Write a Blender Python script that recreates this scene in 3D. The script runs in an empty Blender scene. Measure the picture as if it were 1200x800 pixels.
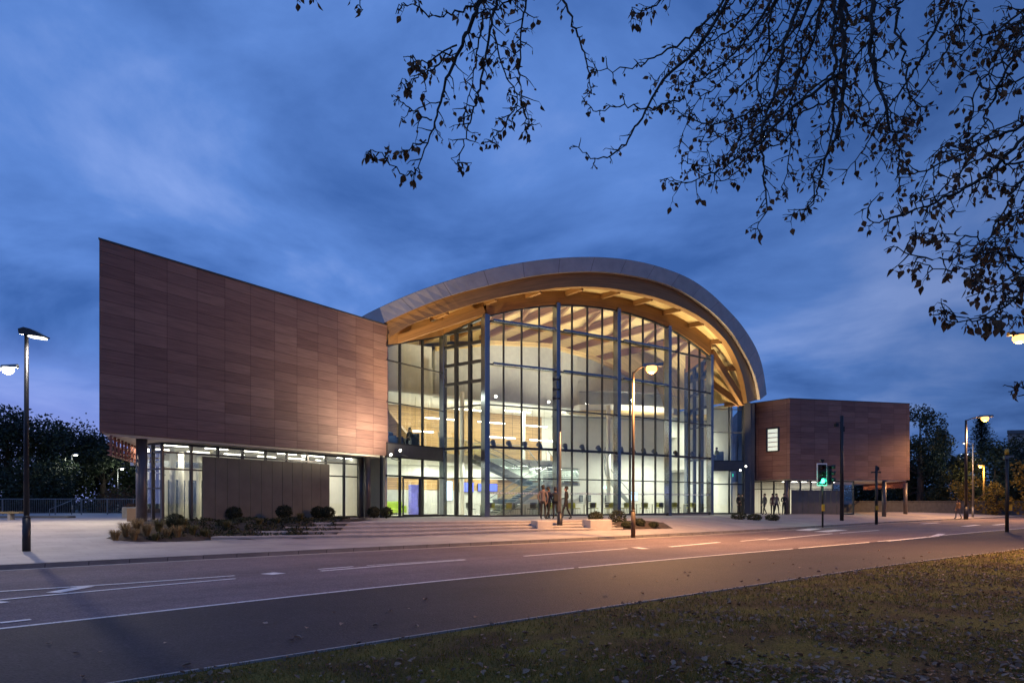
import bpy, math, random
from mathutils import Vector, Matrix
random.seed(7)
R = math.radians
sc = bpy.context.scene
COL = sc.collection
F, VH, H = 800.0, 588.0, 1.6          # focal length in px of the 1200 px photo, horizon row, eye height

# ------------------------------------------------------------------ helpers
def lerp(a, b, t): return a + (b - a) * t
def clamp(x, a=0.0, b=1.0): return max(a, min(b, x))
def sstep(x): x = clamp(x); return x * x * (3 - 2 * x)
def G(u, v, z=0.0):                     # point on the level z seen at photo pixel (u, v)
    Y = (H - z) * F / (v - VH); return ((u - 600) / F * Y, Y)
def P(u, v, Y): return Vector(((u - 600) / F * Y, Y, H + (VH - v) / F * Y))
def hit(u, p, q):                       # fraction along the plan segment p-q where the ray of column u crosses
    k = (u - 600) / F
    dx, dy = q[0] - p[0], q[1] - p[1]
    return (k * p[1] - p[0]) / (dx - k * dy)
CX, CY = 6.9, 47.7
AV = (.831, .556); NV = (.556, -.831)
def L(a, n): return (CX + a * AV[0] + n * NV[0], CY + a * AV[1] + n * NV[1])
def L3(a, n, z): x, y = L(a, n); return Vector((x, y, z))
def toL(x, y): dx, dy = x - CX, y - CY; return (dx * AV[0] + dy * AV[1], dx * NV[0] + dy * NV[1])

class MB:
    def __init__(s): s.v = []; s.f = []; s.m = []; s.uv = []; s.sm = []
    def add(s, vs, fs, m=0, uv=None, smooth=False):
        o = len(s.v); s.v += [tuple(x) for x in vs]
        for i, f in enumerate(fs):
            s.f.append(tuple(o + k for k in f)); s.m.append(m); s.sm.append(smooth)
            s.uv.append(uv[i] if uv else None)
        return s
    def box(s, c, d, rz=0.0, m=0, rx=0.0, ry=0.0):
        M = Matrix.Rotation(rz, 3, 'Z') @ Matrix.Rotation(ry, 3, 'Y') @ Matrix.Rotation(rx, 3, 'X')
        vs = [Vector(c) + M @ Vector((sx * d[0] / 2, sy * d[1] / 2, sz * d[2] / 2)) for sx in (-1, 1) for sy in (-1, 1) for sz in (-1, 1)]
        return s.add(vs, [(0, 1, 3, 2), (4, 6, 7, 5), (0, 4, 5, 1), (2, 3, 7, 6), (0, 2, 6, 4), (1, 5, 7, 3)], m)
    def bev(s, c, d, rz=0.0, b=.02, m=0):   # box with chamfered vertical and top edges
        x, y, z = d[0] / 2, d[1] / 2, d[2] / 2
        def ring(ix, k): return [(x - ix, y - ix - k, ), (x - ix - k, y - ix), (-x + ix + k, y - ix), (-x + ix, y - ix - k), (-x + ix, -y + ix + k), (-x + ix + k, -y + ix), (x - ix - k, -y + ix), (x - ix, -y + ix + k)]
        M = Matrix.Rotation(rz, 3, 'Z'); vs = []
        for zz, ix in ((-z, 0), (z - b, 0), (z, b)):
            for q in ring(ix, b): vs.append(Vector(c) + M @ Vector((q[0], q[1], zz)))
        fs = [tuple(range(16, 24)), tuple(range(7, -1, -1))]
        for r in range(2):
            for i in range(8): fs.append((r * 8 + i, r * 8 + (i + 1) % 8, r * 8 + 8 + (i + 1) % 8, r * 8 + 8 + i))
        return s.add(vs, fs, m)
    def bar(s, a, b, w, h, m=0, up=Vector((0, 0, 1))):   # beam from a to b, w wide, h deep, centred
        a, b = Vector(a), Vector(b); d = (b - a)
        if d.length < 1e-6: return s
        d.normalize(); x = d.cross(up)
        if x.length < 1e-4: x = d.cross(Vector((0, 1, 0)))
        x.normalize(); y = x.cross(d)
        vs = [p + x * sx * w / 2 + y * sy * h / 2 for p in (a, b) for sx, sy in ((-1, -1), (1, -1), (1, 1), (-1, 1))]
        return s.add(vs, [(0, 1, 2, 3), (7, 6, 5, 4), (0, 4, 5, 1), (1, 5, 6, 2), (2, 6, 7, 3), (3, 7, 4, 0)], m)
    def tube(s, pts, rs, n=8, m=0, cap=True, smooth=True):
        pts = [Vector(p) for p in pts]
        if isinstance(rs, (int, float)): rs = [rs] * len(pts)
        vs = []; ref = None
        for i, p in enumerate(pts):
            d = (pts[min(i + 1, len(pts) - 1)] - pts[max(i - 1, 0)])
            d = d.normalized() if d.length > 1e-9 else Vector((0, 0, 1))
            if ref is None: ref = Vector((1, 0, 0)) if abs(d.x) < .8 else Vector((0, 1, 0))
            x = d.cross(ref)
            if x.length < 1e-5: x = d.cross(Vector((0, 1, 0)))
            x.normalize(); y = d.cross(x).normalized(); ref = y.cross(d) if False else ref
            for k in range(n):
                t = 2 * math.pi * k / n
                vs.append(p + x * math.cos(t) * rs[i] + y * math.sin(t) * rs[i])
        fs = []
        for i in range(len(pts) - 1):
            for k in range(n): fs.append((i * n + k, i * n + (k + 1) % n, i * n + n + (k + 1) % n, i * n + n + k))
        if cap: fs += [tuple(range(n - 1, -1, -1)), tuple(range(len(vs) - n, len(vs)))]
        return s.add(vs, fs, m, smooth=smooth)
    def lathe(s, c, prof, n=16, m=0, smooth=True):
        c = Vector(c); vs = []
        for r, z in prof:
            for k in range(n):
                t = 2 * math.pi * k / n; vs.append(c + Vector((r * math.cos(t), r * math.sin(t), z)))
        fs = [(i * n + k, i * n + (k + 1) % n, i * n + n + (k + 1) % n, i * n + n + k) for i in range(len(prof) - 1) for k in range(n)]
        fs += [tuple(range(n - 1, -1, -1)), tuple(range(len(vs) - n, len(vs)))]
        return s.add(vs, fs, m, smooth=smooth)
    def prism(s, poly, z0, z1, m=0, top=True, bot=True, close=True):   # z0/z1 numbers or per-vertex lists; UVs in metres
        n = len(poly)
        a = z0 if isinstance(z0, (list, tuple)) else [z0] * n
        b = z1 if isinstance(z1, (list, tuple)) else [z1] * n
        vs = [(p[0], p[1], a[i]) for i, p in enumerate(poly)] + [(p[0], p[1], b[i]) for i, p in enumerate(poly)]
        fs = []; uv = []; run = 0
        for i in range(n if close else n - 1):
            j = (i + 1) % n; l = math.hypot(poly[j][0] - poly[i][0], poly[j][1] - poly[i][1])
            fs.append((i, j, n + j, n + i)); uv.append([(run, a[i]), (run + l, a[j]), (run + l, b[j]), (run, b[i])]); run += l
        if top: fs.append(tuple(range(n, 2 * n))); uv.append([(p[0], p[1]) for p in poly])
        if bot: fs.append(tuple(range(n - 1, -1, -1))); uv.append([(p[0], p[1]) for p in poly[::-1]])
        return s.add(vs, fs, m, uv)
    def loft(s, curves, m=0, smooth=False, uvs=1.0):
        n = len(curves[0]); vs = [p for c in curves for p in c]; fs = []; uv = []
        for j in range(len(curves) - 1):
            run = 0
            for i in range(n - 1):
                l = (Vector(curves[j][i + 1]) - Vector(curves[j][i])).length
                fs.append((j * n + i, j * n + i + 1, j * n + n + i + 1, j * n + n + i))
                w = (Vector(curves[j + 1][i]) - Vector(curves[j][i])).length
                uv.append([(run, 0), (run + l, 0), (run + l, w), (run, w)]); run += l
        return s.add(vs, fs, m, uv, smooth)
    def build(s, name, mats, parent=None, recalc=False):
        me = bpy.data.meshes.new(name)
        me.from_pydata(s.v, [], s.f)
        for mt in (mats if isinstance(mats, (list, tuple)) else [mats]): me.materials.append(mt)
        me.polygons.foreach_set('material_index', s.m)
        me.polygons.foreach_set('use_smooth', s.sm)
        if any(u is not None for u in s.uv):
            lay = me.uv_layers.new(name='UVMap'); k = 0
            for f, u in zip(s.f, s.uv):
                for i in range(len(f)):
                    if u: lay.data[k].uv = u[i]
                    k += 1
        me.update()
        o = bpy.data.objects.new(name, me); COL.objects.link(o)
        if parent is not None:
            o.parent = parent
            if parent_world(parent): o.matrix_parent_inverse = parent_world(parent).inverted()
        return o
def parent_world(p):
    M = Matrix.Identity(4); o = p
    while o is not None:
        M = (Matrix.Translation(o.location) @ o.rotation_euler.to_matrix().to_4x4() @ Matrix.Diagonal((*o.scale, 1))) @ M if o.parent is None else (o.matrix_parent_inverse @ Matrix.Translation(o.location) @ o.rotation_euler.to_matrix().to_4x4()) @ M
        o = o.parent
    return M
def tag(o, label=None, cat=None, group=None, kind=None):
    if label: o['label'] = label
    if cat: o['category'] = cat
    if group: o['group'] = group
    if kind: o['kind'] = kind
    return o
def empty(name, loc, label, cat, group=None, rz=0.0):
    o = bpy.data.objects.new(name, None); COL.objects.link(o); o.location = loc; o.rotation_euler = (0, 0, rz); o.empty_display_size = .3
    return tag(o, label, cat, group)
def copy_tree(o, parent=None):
    c = o.copy(); COL.objects.link(c)
    if parent is not None: c.parent = parent
    for ch in list(o.children): copy_tree(ch, c)
    return c
def struct(o): o['kind'] = 'structure'; return o

# ------------------------------------------------------------------ materials
def newmat(name):
    m = bpy.data.materials.new(name); m.use_nodes = True
    nt = m.node_tree; b = nt.nodes['Principled BSDF']
    return m, nt, b
def N(nt, t, **kw):
    n = nt.nodes.new(t)
    for k, v in kw.items():
        if k in n.inputs: n.inputs[k].default_value = v
        else: setattr(n, k, v)
    return n
def mat(name, c, rough=.6, metal=0.0, var=.25, scale=3.0, bump=0.0, bscale=None, spec=.5, detail=6.0, stretch=None):
    m, nt, b = newmat(name); lk = nt.links.new
    tc = N(nt, 'ShaderNodeTexCoord'); vec = tc.outputs['Object']
    if stretch:
        mp = N(nt, 'ShaderNodeMapping'); mp.inputs['Scale'].default_value = stretch; lk(vec, mp.inputs['Vector']); vec = mp.outputs[0]
    no = N(nt, 'ShaderNodeTexNoise', Scale=scale, Detail=detail, Roughness=.6); lk(vec, no.inputs['Vector'])
    cr = N(nt, 'ShaderNodeValToRGB')
    cr.color_ramp.elements[0].position = .3; cr.color_ramp.elements[1].position = .7
    cr.color_ramp.elements[0].color = (*[x * (1 - var) for x in c], 1); cr.color_ramp.elements[1].color = (*[min(1, x * (1 + var)) for x in c], 1)
    lk(no.outputs['Fac'], cr.inputs[0]); lk(cr.outputs[0], b.inputs['Base Color'])
    b.inputs['Roughness'].default_value = rough; b.inputs['Metallic'].default_value = metal; b.inputs['Specular IOR Level'].default_value = spec
    if bump:
        n2 = N(nt, 'ShaderNodeTexNoise', Scale=bscale or scale * 12, Detail=4.0); lk(vec, n2.inputs['Vector'])
        bp = N(nt, 'ShaderNodeBump', Strength=bump, Distance=.02); lk(n2.outputs['Fac'], bp.inputs['Height']); lk(bp.outputs[0], b.inputs['Normal'])
    return m
def emis(name, c, s):
    m, nt, b = newmat(name); b.inputs['Base Color'].default_value = (*c, 1); b.inputs['Emission Color'].default_value = (*c, 1); b.inputs['Emission Strength'].default_value = s
    return m
def leafmat(name, c1, c2, rough=.6, trans=.25):
    m, nt, b = newmat(name); lk = nt.links.new
    g = N(nt, 'ShaderNodeNewGeometry'); cr = N(nt, 'ShaderNodeValToRGB')
    cr.color_ramp.elements[0].color = (*c1, 1); cr.color_ramp.elements[1].color = (*c2, 1)
    lk(g.outputs['Random Per Island'], cr.inputs[0]); lk(cr.outputs[0], b.inputs['Base Color']); b.inputs['Roughness'].default_value = rough
    b.inputs['Specular IOR Level'].default_value = .25
    tr = N(nt, 'ShaderNodeBsdfTranslucent'); lk(cr.outputs[0], tr.inputs[0])
    mx = N(nt, 'ShaderNodeMixShader', Fac=trans); lk(b.outputs[0], mx.inputs[1]); lk(tr.outputs[0], mx.inputs[2])
    lk(mx.outputs[0], nt.nodes['Material Output'].inputs['Surface'])
    return m
def glassmat(name, tint=(.9, .94, .92), k=1.2, base=.015):
    m, nt, b = newmat(name); lk = nt.links.new; nt.nodes.remove(b)
    t = N(nt, 'ShaderNodeBsdfTransparent'); t.inputs[0].default_value = (*tint, 1)
    g = N(nt, 'ShaderNodeBsdfGlossy'); g.inputs['Roughness'].default_value = .01; g.inputs[0].default_value = (.95, .97, 1, 1)
    fr = N(nt, 'ShaderNodeFresnel', IOR=1.5)
    ma = N(nt, 'ShaderNodeMath', operation='MULTIPLY_ADD'); ma.inputs[1].default_value = k; ma.inputs[2].default_value = base; ma.use_clamp = True
    lk(fr.outputs[0], ma.inputs[0]); mx = N(nt, 'ShaderNodeMixShader'); lk(ma.outputs[0], mx.inputs[0]); lk(t.outputs[0], mx.inputs[1]); lk(g.outputs[0], mx.inputs[2])
    lk(mx.outputs[0], nt.nodes['Material Output'].inputs['Surface'])
    return m
def cladding():
    m, nt, b = newmat('terracotta_cladding'); lk = nt.links.new
    tc = N(nt, 'ShaderNodeTexCoord'); uv = tc.outputs['UV']
    mp = N(nt, 'ShaderNodeMapping'); lk(uv, mp.inputs[0])
    def cells(w, h, seed):
        q = N(nt, 'ShaderNodeVectorMath', operation='DIVIDE'); q.inputs[1].default_value = (w, h, 1); lk(uv, q.inputs[0])
        fl = N(nt, 'ShaderNodeVectorMath', operation='FLOOR'); lk(q.outputs[0], fl.inputs[0])
        ad = N(nt, 'ShaderNodeVectorMath', operation='ADD'); ad.inputs[1].default_value = (seed, seed, seed); lk(fl.outputs[0], ad.inputs[0])
        w_ = N(nt, 'ShaderNodeTexWhiteNoise', noise_dimensions='3D'); lk(ad.outputs[0], w_.inputs['Vector']); return w_.outputs['Value']
    c1 = cells(1.36, .47, .5); c2 = cells(1.36, .94, 9.5)
    mx = N(nt, 'ShaderNodeMath', operation='MULTIPLY_ADD'); mx.inputs[1].default_value = .6; lk(c1, mx.inputs[0])
    h2 = N(nt, 'ShaderNodeMath', operation='MULTIPLY'); h2.inputs[1].default_value = .4; lk(c2, h2.inputs[0]); lk(h2.outputs[0], mx.inputs[2])
    cr = N(nt, 'ShaderNodeValToRGB'); e = cr.color_ramp.elements
    e[0].position = .1; e[0].color = (.175, .096, .084, 1); e[1].position = .95; e[1].color = (.255, .15, .128, 1)
    k = e.new(.5); k.color = (.21, .118, .103, 1)
    lk(mx.outputs[0], cr.inputs[0])
    st = N(nt, 'ShaderNodeMapping'); st.inputs['Scale'].default_value = (.5, 9, 1); lk(uv, st.inputs[0])
    no = N(nt, 'ShaderNodeTexNoise', Scale=2.0, Detail=6.0); lk(st.outputs[0], no.inputs['Vector'])
    mr = N(nt, 'ShaderNodeMapRange'); mr.inputs['From Min'].default_value = .3; mr.inputs['From Max'].default_value = .7; mr.inputs['To Min'].default_value = .78; mr.inputs['To Max'].default_value = 1.2
    lk(no.outputs['Fac'], mr.inputs[0])
    mu = N(nt, 'ShaderNodeMix', data_type='RGBA', blend_type='MULTIPLY'); mu.inputs['Factor'].default_value = 1
    lk(cr.outputs[0], mu.inputs[6]); lk(mr.outputs[0], mu.inputs[7])
    # joints
    br = N(nt, 'ShaderNodeTexBrick', offset=0.0, squash=1.0); br.inputs['Scale'].default_value = 1; br.inputs['Mortar Size'].default_value = .012
    br.inputs['Brick Width'].default_value = 1.36; br.inputs['Row Height'].default_value = .47; br.inputs['Mortar Smooth'].default_value = .2; lk(uv, br.inputs[0])
    br.inputs['Color1'].default_value = br.inputs['Color2'].default_value = (1, 1, 1, 1); br.inputs['Mortar'].default_value = (.45, .42, .42, 1)
    m2 = N(nt, 'ShaderNodeMix', data_type='RGBA', blend_type='MULTIPLY'); m2.inputs['Factor'].default_value = 1
    lk(mu.outputs[2], m2.inputs[6]); lk(br.outputs[0], m2.inputs[7]); lk(m2.outputs[2], b.inputs['Base Color'])
    bp = N(nt, 'ShaderNodeBump', Strength=.6, Distance=.02, invert=True); lk(br.outputs['Fac'], bp.inputs['Height'])
    b2 = N(nt, 'ShaderNodeBump', Strength=.25, Distance=.01); lk(no.outputs['Fac'], b2.inputs['Height']); lk(bp.outputs[0], b2.inputs['Normal'])
    lk(b2.outputs[0], b.inputs['Normal']); b.inputs['Roughness'].default_value = .62; b.inputs['Specular IOR Level'].default_value = .3
    return m
def timber(name, c, rough=.5, stretch=(.25, 6, 1), boards=0.0):
    m, nt, b = newmat(name); lk = nt.links.new
    tc = N(nt, 'ShaderNodeTexCoord'); mp = N(nt, 'ShaderNodeMapping'); mp.inputs['Scale'].default_value = stretch; lk(tc.outputs['UV'], mp.inputs[0])
    no = N(nt, 'ShaderNodeTexNoise', Scale=1.5, Detail=8.0, Roughness=.65); lk(mp.outputs[0], no.inputs['Vector'])
    cr = N(nt, 'ShaderNodeValToRGB'); e = cr.color_ramp.elements
    e[0].position = .3; e[0].color = (*[x * .65 for x in c], 1); e[1].position = .7; e[1].color = (*[min(1, x * 1.25) for x in c], 1)
    lk(no.outputs['Fac'], cr.inputs[0]); out = cr.outputs[0]
    if boards:
        br = N(nt, 'ShaderNodeTexBrick', offset=.37); br.inputs['Scale'].default_value = 1; br.inputs['Brick Width'].default_value = boards * 12; br.inputs['Row Height'].default_value = boards
        br.inputs['Mortar Size'].default_value = .006; br.inputs['Color1'].default_value = (.85, .85, .85, 1); br.inputs['Color2'].default_value = (1.1, 1.1, 1.1, 1); br.inputs['Mortar'].default_value = (.3, .3, .3, 1)
        lk(tc.outputs['UV'], br.inputs[0]); mu = N(nt, 'ShaderNodeMix', data_type='RGBA', blend_type='MULTIPLY'); mu.inputs['Factor'].default_value = 1
        lk(out, mu.inputs[6]); lk(br.outputs[0], mu.inputs[7]); out = mu.outputs[2]
    lk(out, b.inputs['Base Color']); b.inputs['Roughness'].default_value = rough; b.inputs['Specular IOR Level'].default_value = .3
    return m
def asphalt(name, c, spk, rough=.85, spec=.25, lanes=0.0):
    m, nt, b = newmat(name); lk = nt.links.new
    tc = N(nt, 'ShaderNodeTexCoord')
    def noise(scale, det, sc_=None, rot=0):
        n = N(nt, 'ShaderNodeTexNoise', Scale=scale, Detail=det, Roughness=.65)
        if sc_:
            r = N(nt, 'ShaderNodeMapping'); r.inputs['Rotation'].default_value = (0, 0, rot); lk(tc.outputs['Object'], r.inputs[0])
            mp = N(nt, 'ShaderNodeMapping'); mp.inputs['Scale'].default_value = sc_; lk(r.outputs[0], mp.inputs[0]); lk(mp.outputs[0], n.inputs['Vector'])
        else: lk(tc.outputs['Object'], n.inputs['Vector'])
        return n.outputs['Fac']
    def rng(f, a, b_, lo=.3, hi=.7):
        mr = N(nt, 'ShaderNodeMapRange'); mr.inputs['From Min'].default_value = lo; mr.inputs['From Max'].default_value = hi; mr.inputs['To Min'].default_value = a; mr.inputs['To Max'].default_value = b_; lk(f, mr.inputs[0]); return mr.outputs[0]
    def mul(a, b_):
        mu = N(nt, 'ShaderNodeMath', operation='MULTIPLY'); lk(a, mu.inputs[0]); lk(b_, mu.inputs[1]); return mu.outputs[0]
    f = mul(rng(noise(1.0, 5.0, (.05, .55, 1), R(-41)), 1 - lanes, 1 + lanes), rng(noise(.35, 6.0), .82, 1.18))
    f = mul(f, rng(noise(28.0, 4.0), 1 - spk, 1 + spk)); f = mul(f, rng(noise(4.0, 5.0), .88, 1.12))
    vo = N(nt, 'ShaderNodeTexVoronoi', Scale=45.0); lk(tc.outputs['Object'], vo.inputs['Vector'])
    sp = N(nt, 'ShaderNodeSeparateColor'); lk(vo.outputs['Color'], sp.inputs[0]); f = mul(f, rng(sp.outputs[0], .75, 1.35, 0, 1))
    mu = N(nt, 'ShaderNodeMix', data_type='RGBA', blend_type='MULTIPLY'); mu.inputs['Factor'].default_value = 1; mu.inputs[6].default_value = (*c, 1); lk(f, mu.inputs[7])
    lk(mu.outputs[2], b.inputs['Base Color']); b.inputs['Roughness'].default_value = rough; b.inputs['Specular IOR Level'].default_value = spec
    bp = N(nt, 'ShaderNodeBump', Strength=.7, Distance=.012); lk(vo.outputs['Distance'], bp.inputs['Height']); lk(bp.outputs[0], b.inputs['Normal'])
    return m
def wornpaint():
    m = mat('road_paint', (.8, .76, .72), .7, var=.12, scale=6); nt = m.node_tree; lk = nt.links.new; b = nt.nodes['Principled BSDF']
    tc = N(nt, 'ShaderNodeTexCoord'); n = N(nt, 'ShaderNodeTexNoise', Scale=14.0, Detail=8.0, Roughness=.7); lk(tc.outputs['Object'], n.inputs['Vector'])
    cr = N(nt, 'ShaderNodeValToRGB'); cr.color_ramp.elements[0].position = .33; cr.color_ramp.elements[1].position = .45; lk(n.outputs['Fac'], cr.inputs[0])
    mx = N(nt, 'ShaderNodeMix', data_type='RGBA'); lk(cr.outputs[0], mx.inputs['Factor']); mx.inputs[6].default_value = (.16, .14, .135, 1)
    src = b.inputs['Base Color'].links[0].from_socket; lk(src, mx.inputs[7]); lk(mx.outputs[2], b.inputs['Base Color']); return m
def jointed(name, c, wd, ht, rough=.8, metal=0.0, var=.1, mortar=.012):
    m = mat(name, c, rough, metal, var=var, scale=1.5); nt = m.node_tree; lk = nt.links.new; b = nt.nodes['Principled BSDF']
    tc = N(nt, 'ShaderNodeTexCoord'); br = N(nt, 'ShaderNodeTexBrick', offset=0.0); br.inputs['Scale'].default_value = 1; br.inputs['Brick Width'].default_value = wd; br.inputs['Row Height'].default_value = ht; br.inputs['Mortar Size'].default_value = mortar
    br.inputs['Color1'].default_value = (.92, .92, .92, 1); br.inputs['Color2'].default_value = (1.06, 1.06, 1.06, 1); br.inputs['Mortar'].default_value = (.35, .35, .35, 1); lk(tc.outputs['UV'], br.inputs[0])
    mu = N(nt, 'ShaderNodeMix', data_type='RGBA', blend_type='MULTIPLY'); mu.inputs['Factor'].default_value = 1
    src = b.inputs['Base Color'].links[0].from_socket; lk(src, mu.inputs[6]); lk(br.outputs[0], mu.inputs[7]); lk(mu.outputs[2], b.inputs['Base Color']); return m
def paving(name, c):
    m, nt, b = newmat(name); lk = nt.links.new
    tc = N(nt, 'ShaderNodeTexCoord'); mp = N(nt, 'ShaderNodeMapping'); mp.inputs['Rotation'].default_value = (0, 0, R(-41)); lk(tc.outputs['Object'], mp.inputs[0])
    br = N(nt, 'ShaderNodeTexBrick', offset=.5); br.inputs['Scale'].default_value = 1; br.inputs['Brick Width'].default_value = .9; br.inputs['Row Height'].default_value = .6; br.inputs['Mortar Size'].default_value = .006
    br.inputs['Color1'].default_value = (*[x * .93 for x in c], 1); br.inputs['Color2'].default_value = (*[x * 1.05 for x in c], 1); br.inputs['Mortar'].default_value = (*[x * .6 for x in c], 1)
    lk(mp.outputs[0], br.inputs[0])
    no = N(nt, 'ShaderNodeTexNoise', Scale=.6, Detail=8.0, Roughness=.65); lk(tc.outputs['Object'], no.inputs['Vector'])
    mr = N(nt, 'ShaderNodeMapRange'); mr.inputs['From Min'].default_value = .3; mr.inputs['From Max'].default_value = .7; mr.inputs['To Min'].default_value = .75; mr.inputs['To Max'].default_value = 1.12; lk(no.outputs['Fac'], mr.inputs[0])
    mu = N(nt, 'ShaderNodeMix', data_type='RGBA', blend_type='MULTIPLY'); mu.inputs['Factor'].default_value = 1; lk(br.outputs[0], mu.inputs[6]); lk(mr.outputs[0], mu.inputs[7])
    lk(mu.outputs[2], b.inputs['Base Color']); b.inputs['Roughness'].default_value = .7; b.inputs['Specular IOR Level'].default_value = .3
    return m
M = dict(
    clad=cladding(), coping=mat('dark_coping', (.06, .06, .065), .4, .3),
    fascia=jointed('zinc_fascia', (.42, .37, .355), 2.6, 9, .5, .25, .12, .018), roof=mat('roof_metal', (.3, .31, .33), .45, .5),
    glulam=timber('glulam', (.29, .155, .062)), ceil_t=timber('timber_soffit', (.68, .49, .23), boards=.6), slat=timber('timber_wall', (.40, .25, .11), boards=.16),
    frame=mat('facade_frame', (.05, .052, .06), .3, .5, .1), col=mat('facade_column', (.22, .24, .275), .2, .85, .06), pillar=mat('pillar_steel', (.085, .075, .08), .4, .4, .15),
    glass=glassmat('facade_glass', k=2.4, base=.03), balu=glassmat('balustrade_glass', (.86, .93, .9), 1.0, .02), white=mat('white_plaster', (.78, .77, .72), .8, var=.04), grey=mat('grey_lining', (.42, .42, .40), .7, var=.08),
    dark=mat('dark_panel', (.125, .118, .105), .65, var=.15, scale=1.2), soffit=mat('pale_soffit', (.62, .6, .55), .7, var=.06), floor=mat('pale_floor', (.5, .48, .43), .35, var=.1),
    terr=mat('terracotta_fin', (.28, .12, .09), .6), slab=mat('slab_band', (.11, .105, .11), .4, .4, .1),
    asph=asphalt('worn_asphalt', (.165, .126, .13), .3, lanes=.25), path=asphalt('new_asphalt', (.038, .031, .036), .4, .75, .3, lanes=.15), paint=wornpaint(), conc=mat('kerb_concrete', (.33, .31, .29), .8, var=.25, scale=2, bump=.4), kerb=jointed('kerb_stone', (.20, .18, .17), .92, 5, var=.25), lit_gutter=mat('lit_gutter_concrete', (.36, .32, .28), .8, var=.25, scale=2),
    pave=paving('pale_paving', (.37, .335, .32)), stone=mat('pale_stone', (.45, .41, .38), .7, var=.15, scale=2.5, bump=.2), soil=mat('bark_mulch', (.05, .036, .028), .95, var=.5, scale=7, bump=1.0, bscale=25),
    pole=mat('dark_pole', (.03, .028, .03), .4, .5, .2), gpole=mat('grey_pole', (.16, .165, .17), .4, .6, .15), bark=mat('bark', (.055, .042, .034), .9, var=.5, scale=9, bump=.8),
    black=mat('black_plastic', (.012, .012, .013), .45, var=.2), yellow=mat('yellow_box', (.4, .25, .02), .5), wht=mat('white_border', (.75, .75, .73), .5, var=.05),
    gravel=mat('far_ground', (.03, .036, .02), .95, var=.5, scale=.4),
)
M['led'] = emis('led_white', (1, .95, .82), 7); M['sodium'] = emis('lamp_orange', (1, .44, .09), 3.6); M['strip'] = emis('strip_light', (1, .96, .82), 9)
M['sig_g'] = emis('green_signal', (.03, 1, .5), 14); M['sig_off'] = mat('dark_lens', (.03, .012, .01), .2)
M['exit'] = emis('exit_green', (.02, .75, .42), 1.6)
M['screen'] = emis('blue_screen', (.07, .10, .85), .8); M['screen2'] = emis('pale_screen', (.45, .68, .95), .9); M['poster'] = mat('violet_banner', (.16, .16, .6), .6, var=.5, scale=.8)

# ------------------------------------------------------------------ ground lines (X -> Y)
def poly(pts):
    def fn(x):
        if x <= pts[0][0]: i = 0
        elif x >= pts[-1][0]: i = len(pts) - 2
        else:
            i = 0
            while pts[i + 1][0] < x: i += 1
        (x0, y0), (x1, y1) = pts[i], pts[i + 1]
        return y0 + (y1 - y0) * (x - x0) / (x1 - x0)
    return fn
def smoothpoly(pts, w=2.5):
    f = poly(pts)
    return lambda x: sum(f(x + k * w / 4) for k in range(-4, 5)) / 9
kerbY = smoothpoly([(-60, -24.5), (-12, 16), (-9.6, 18.2), (-4.4, 22.9), (3.5, 28.5), (10.3, 34), (18.5, 42), (29, 52.3), (53, 71.5), (120, 122)], 5)
whiteY = smoothpoly([(-50, -34), (-6.4, 8.53), (-4.2, 11.1), (-1.7, 13.7), (4.8, 19.4), (16, 28.6), (22.7, 34.6), (50, 57), (120, 112)])
grassY = smoothpoly([(-50, -37), (-3.4, 6.04), (-1.03, 8.2), (2.86, 11.5), (9.9, 17.5), (16.7, 22.6), (50, 50), (120, 106)])
frontY = poly([(-14.4, 23.9), (-11.6, 26.3), (-5, 28.4), (1.6, 30.6), (5.3, 32.0), (12, 36.5)])
def gz(x, y):
    e = y - kerbY(x)
    zl = .12 + .58 * clamp((e - 6) / 16)
    zr = .12 + .45 * sstep(e / 10)
    Fy = frontY(x); zp = .12 + .18 * clamp((x + 5) / 6.6); k = kerbY(x)
    if y < Fy: zc = .12 + (zp - .12) * clamp(e / max(.5, Fy - k))
    else: zc = lerp(zp, .69, clamp((y - Fy - .1) / 3.4))
    a = sstep((x + 14.6) / 1.6)
    z = lerp(zl, zc, a)
    return lerp(z, zr, sstep((x - 6) / 8))
def Gs(u, v, fz):
    Y = 6.0
    while Y < 95:
        z = H - (v - VH) / F * Y; x = (u - 600) / F * Y; g = fz(x, Y)
        if z <= g: return x, Y, g
        Y += .06
    return x, Y, g
def strip(name, fa, fb, z, m, xs, z2=None):
    mb = MB()
    mb.loft([[(x, fa(x), z) for x in xs], [(x, fb(x), z if z2 is None else z2) for x in xs]][::-1])
    return struct(mb.build(name, m))
XS = [-50 + i * 1.0 for i in range(160)]
# far ground sheet to the horizon
mb = MB(); mb.add([(-900, -300, -.35), (900, -300, -.35), (900, 1500, -.35), (-900, 1500, -.35)], [(0, 1, 2, 3)]); struct(mb.build('ground', M['gravel']))
strip('road', lambda x: whiteY(x) - .3, lambda x: kerbY(x) + .02, 0, M['asph'], XS)
strip('footpath', lambda x: grassY(x) - .1, lambda x: whiteY(x), .004, M['path'], XS)
strip('lit_gutter', lambda x: kerbY(x) - .42, lambda x: kerbY(x), .005, M['lit_gutter'], XS)  # gutter strip painted paler, putting reflected light into its colour
def marking(uv, w=.11, z=.010, name='road_marking'):
    w *= 1.25
    mb = MB(); pts = [Vector((*G(u, v), z)) for u, v in uv]
    for i in range(len(pts) - 1):
        d = (pts[i + 1] - pts[i]).normalized(); s = Vector((-d.y, d.x, 0)) * w / 2
        mb.add([pts[i] - s, pts[i + 1] - s, pts[i + 1] + s, pts[i] + s], [(0, 1, 2, 3)])
    o = mb.build(name, M['paint']); o['kind'] = 'structure'; return o
mb = MB()
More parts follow.
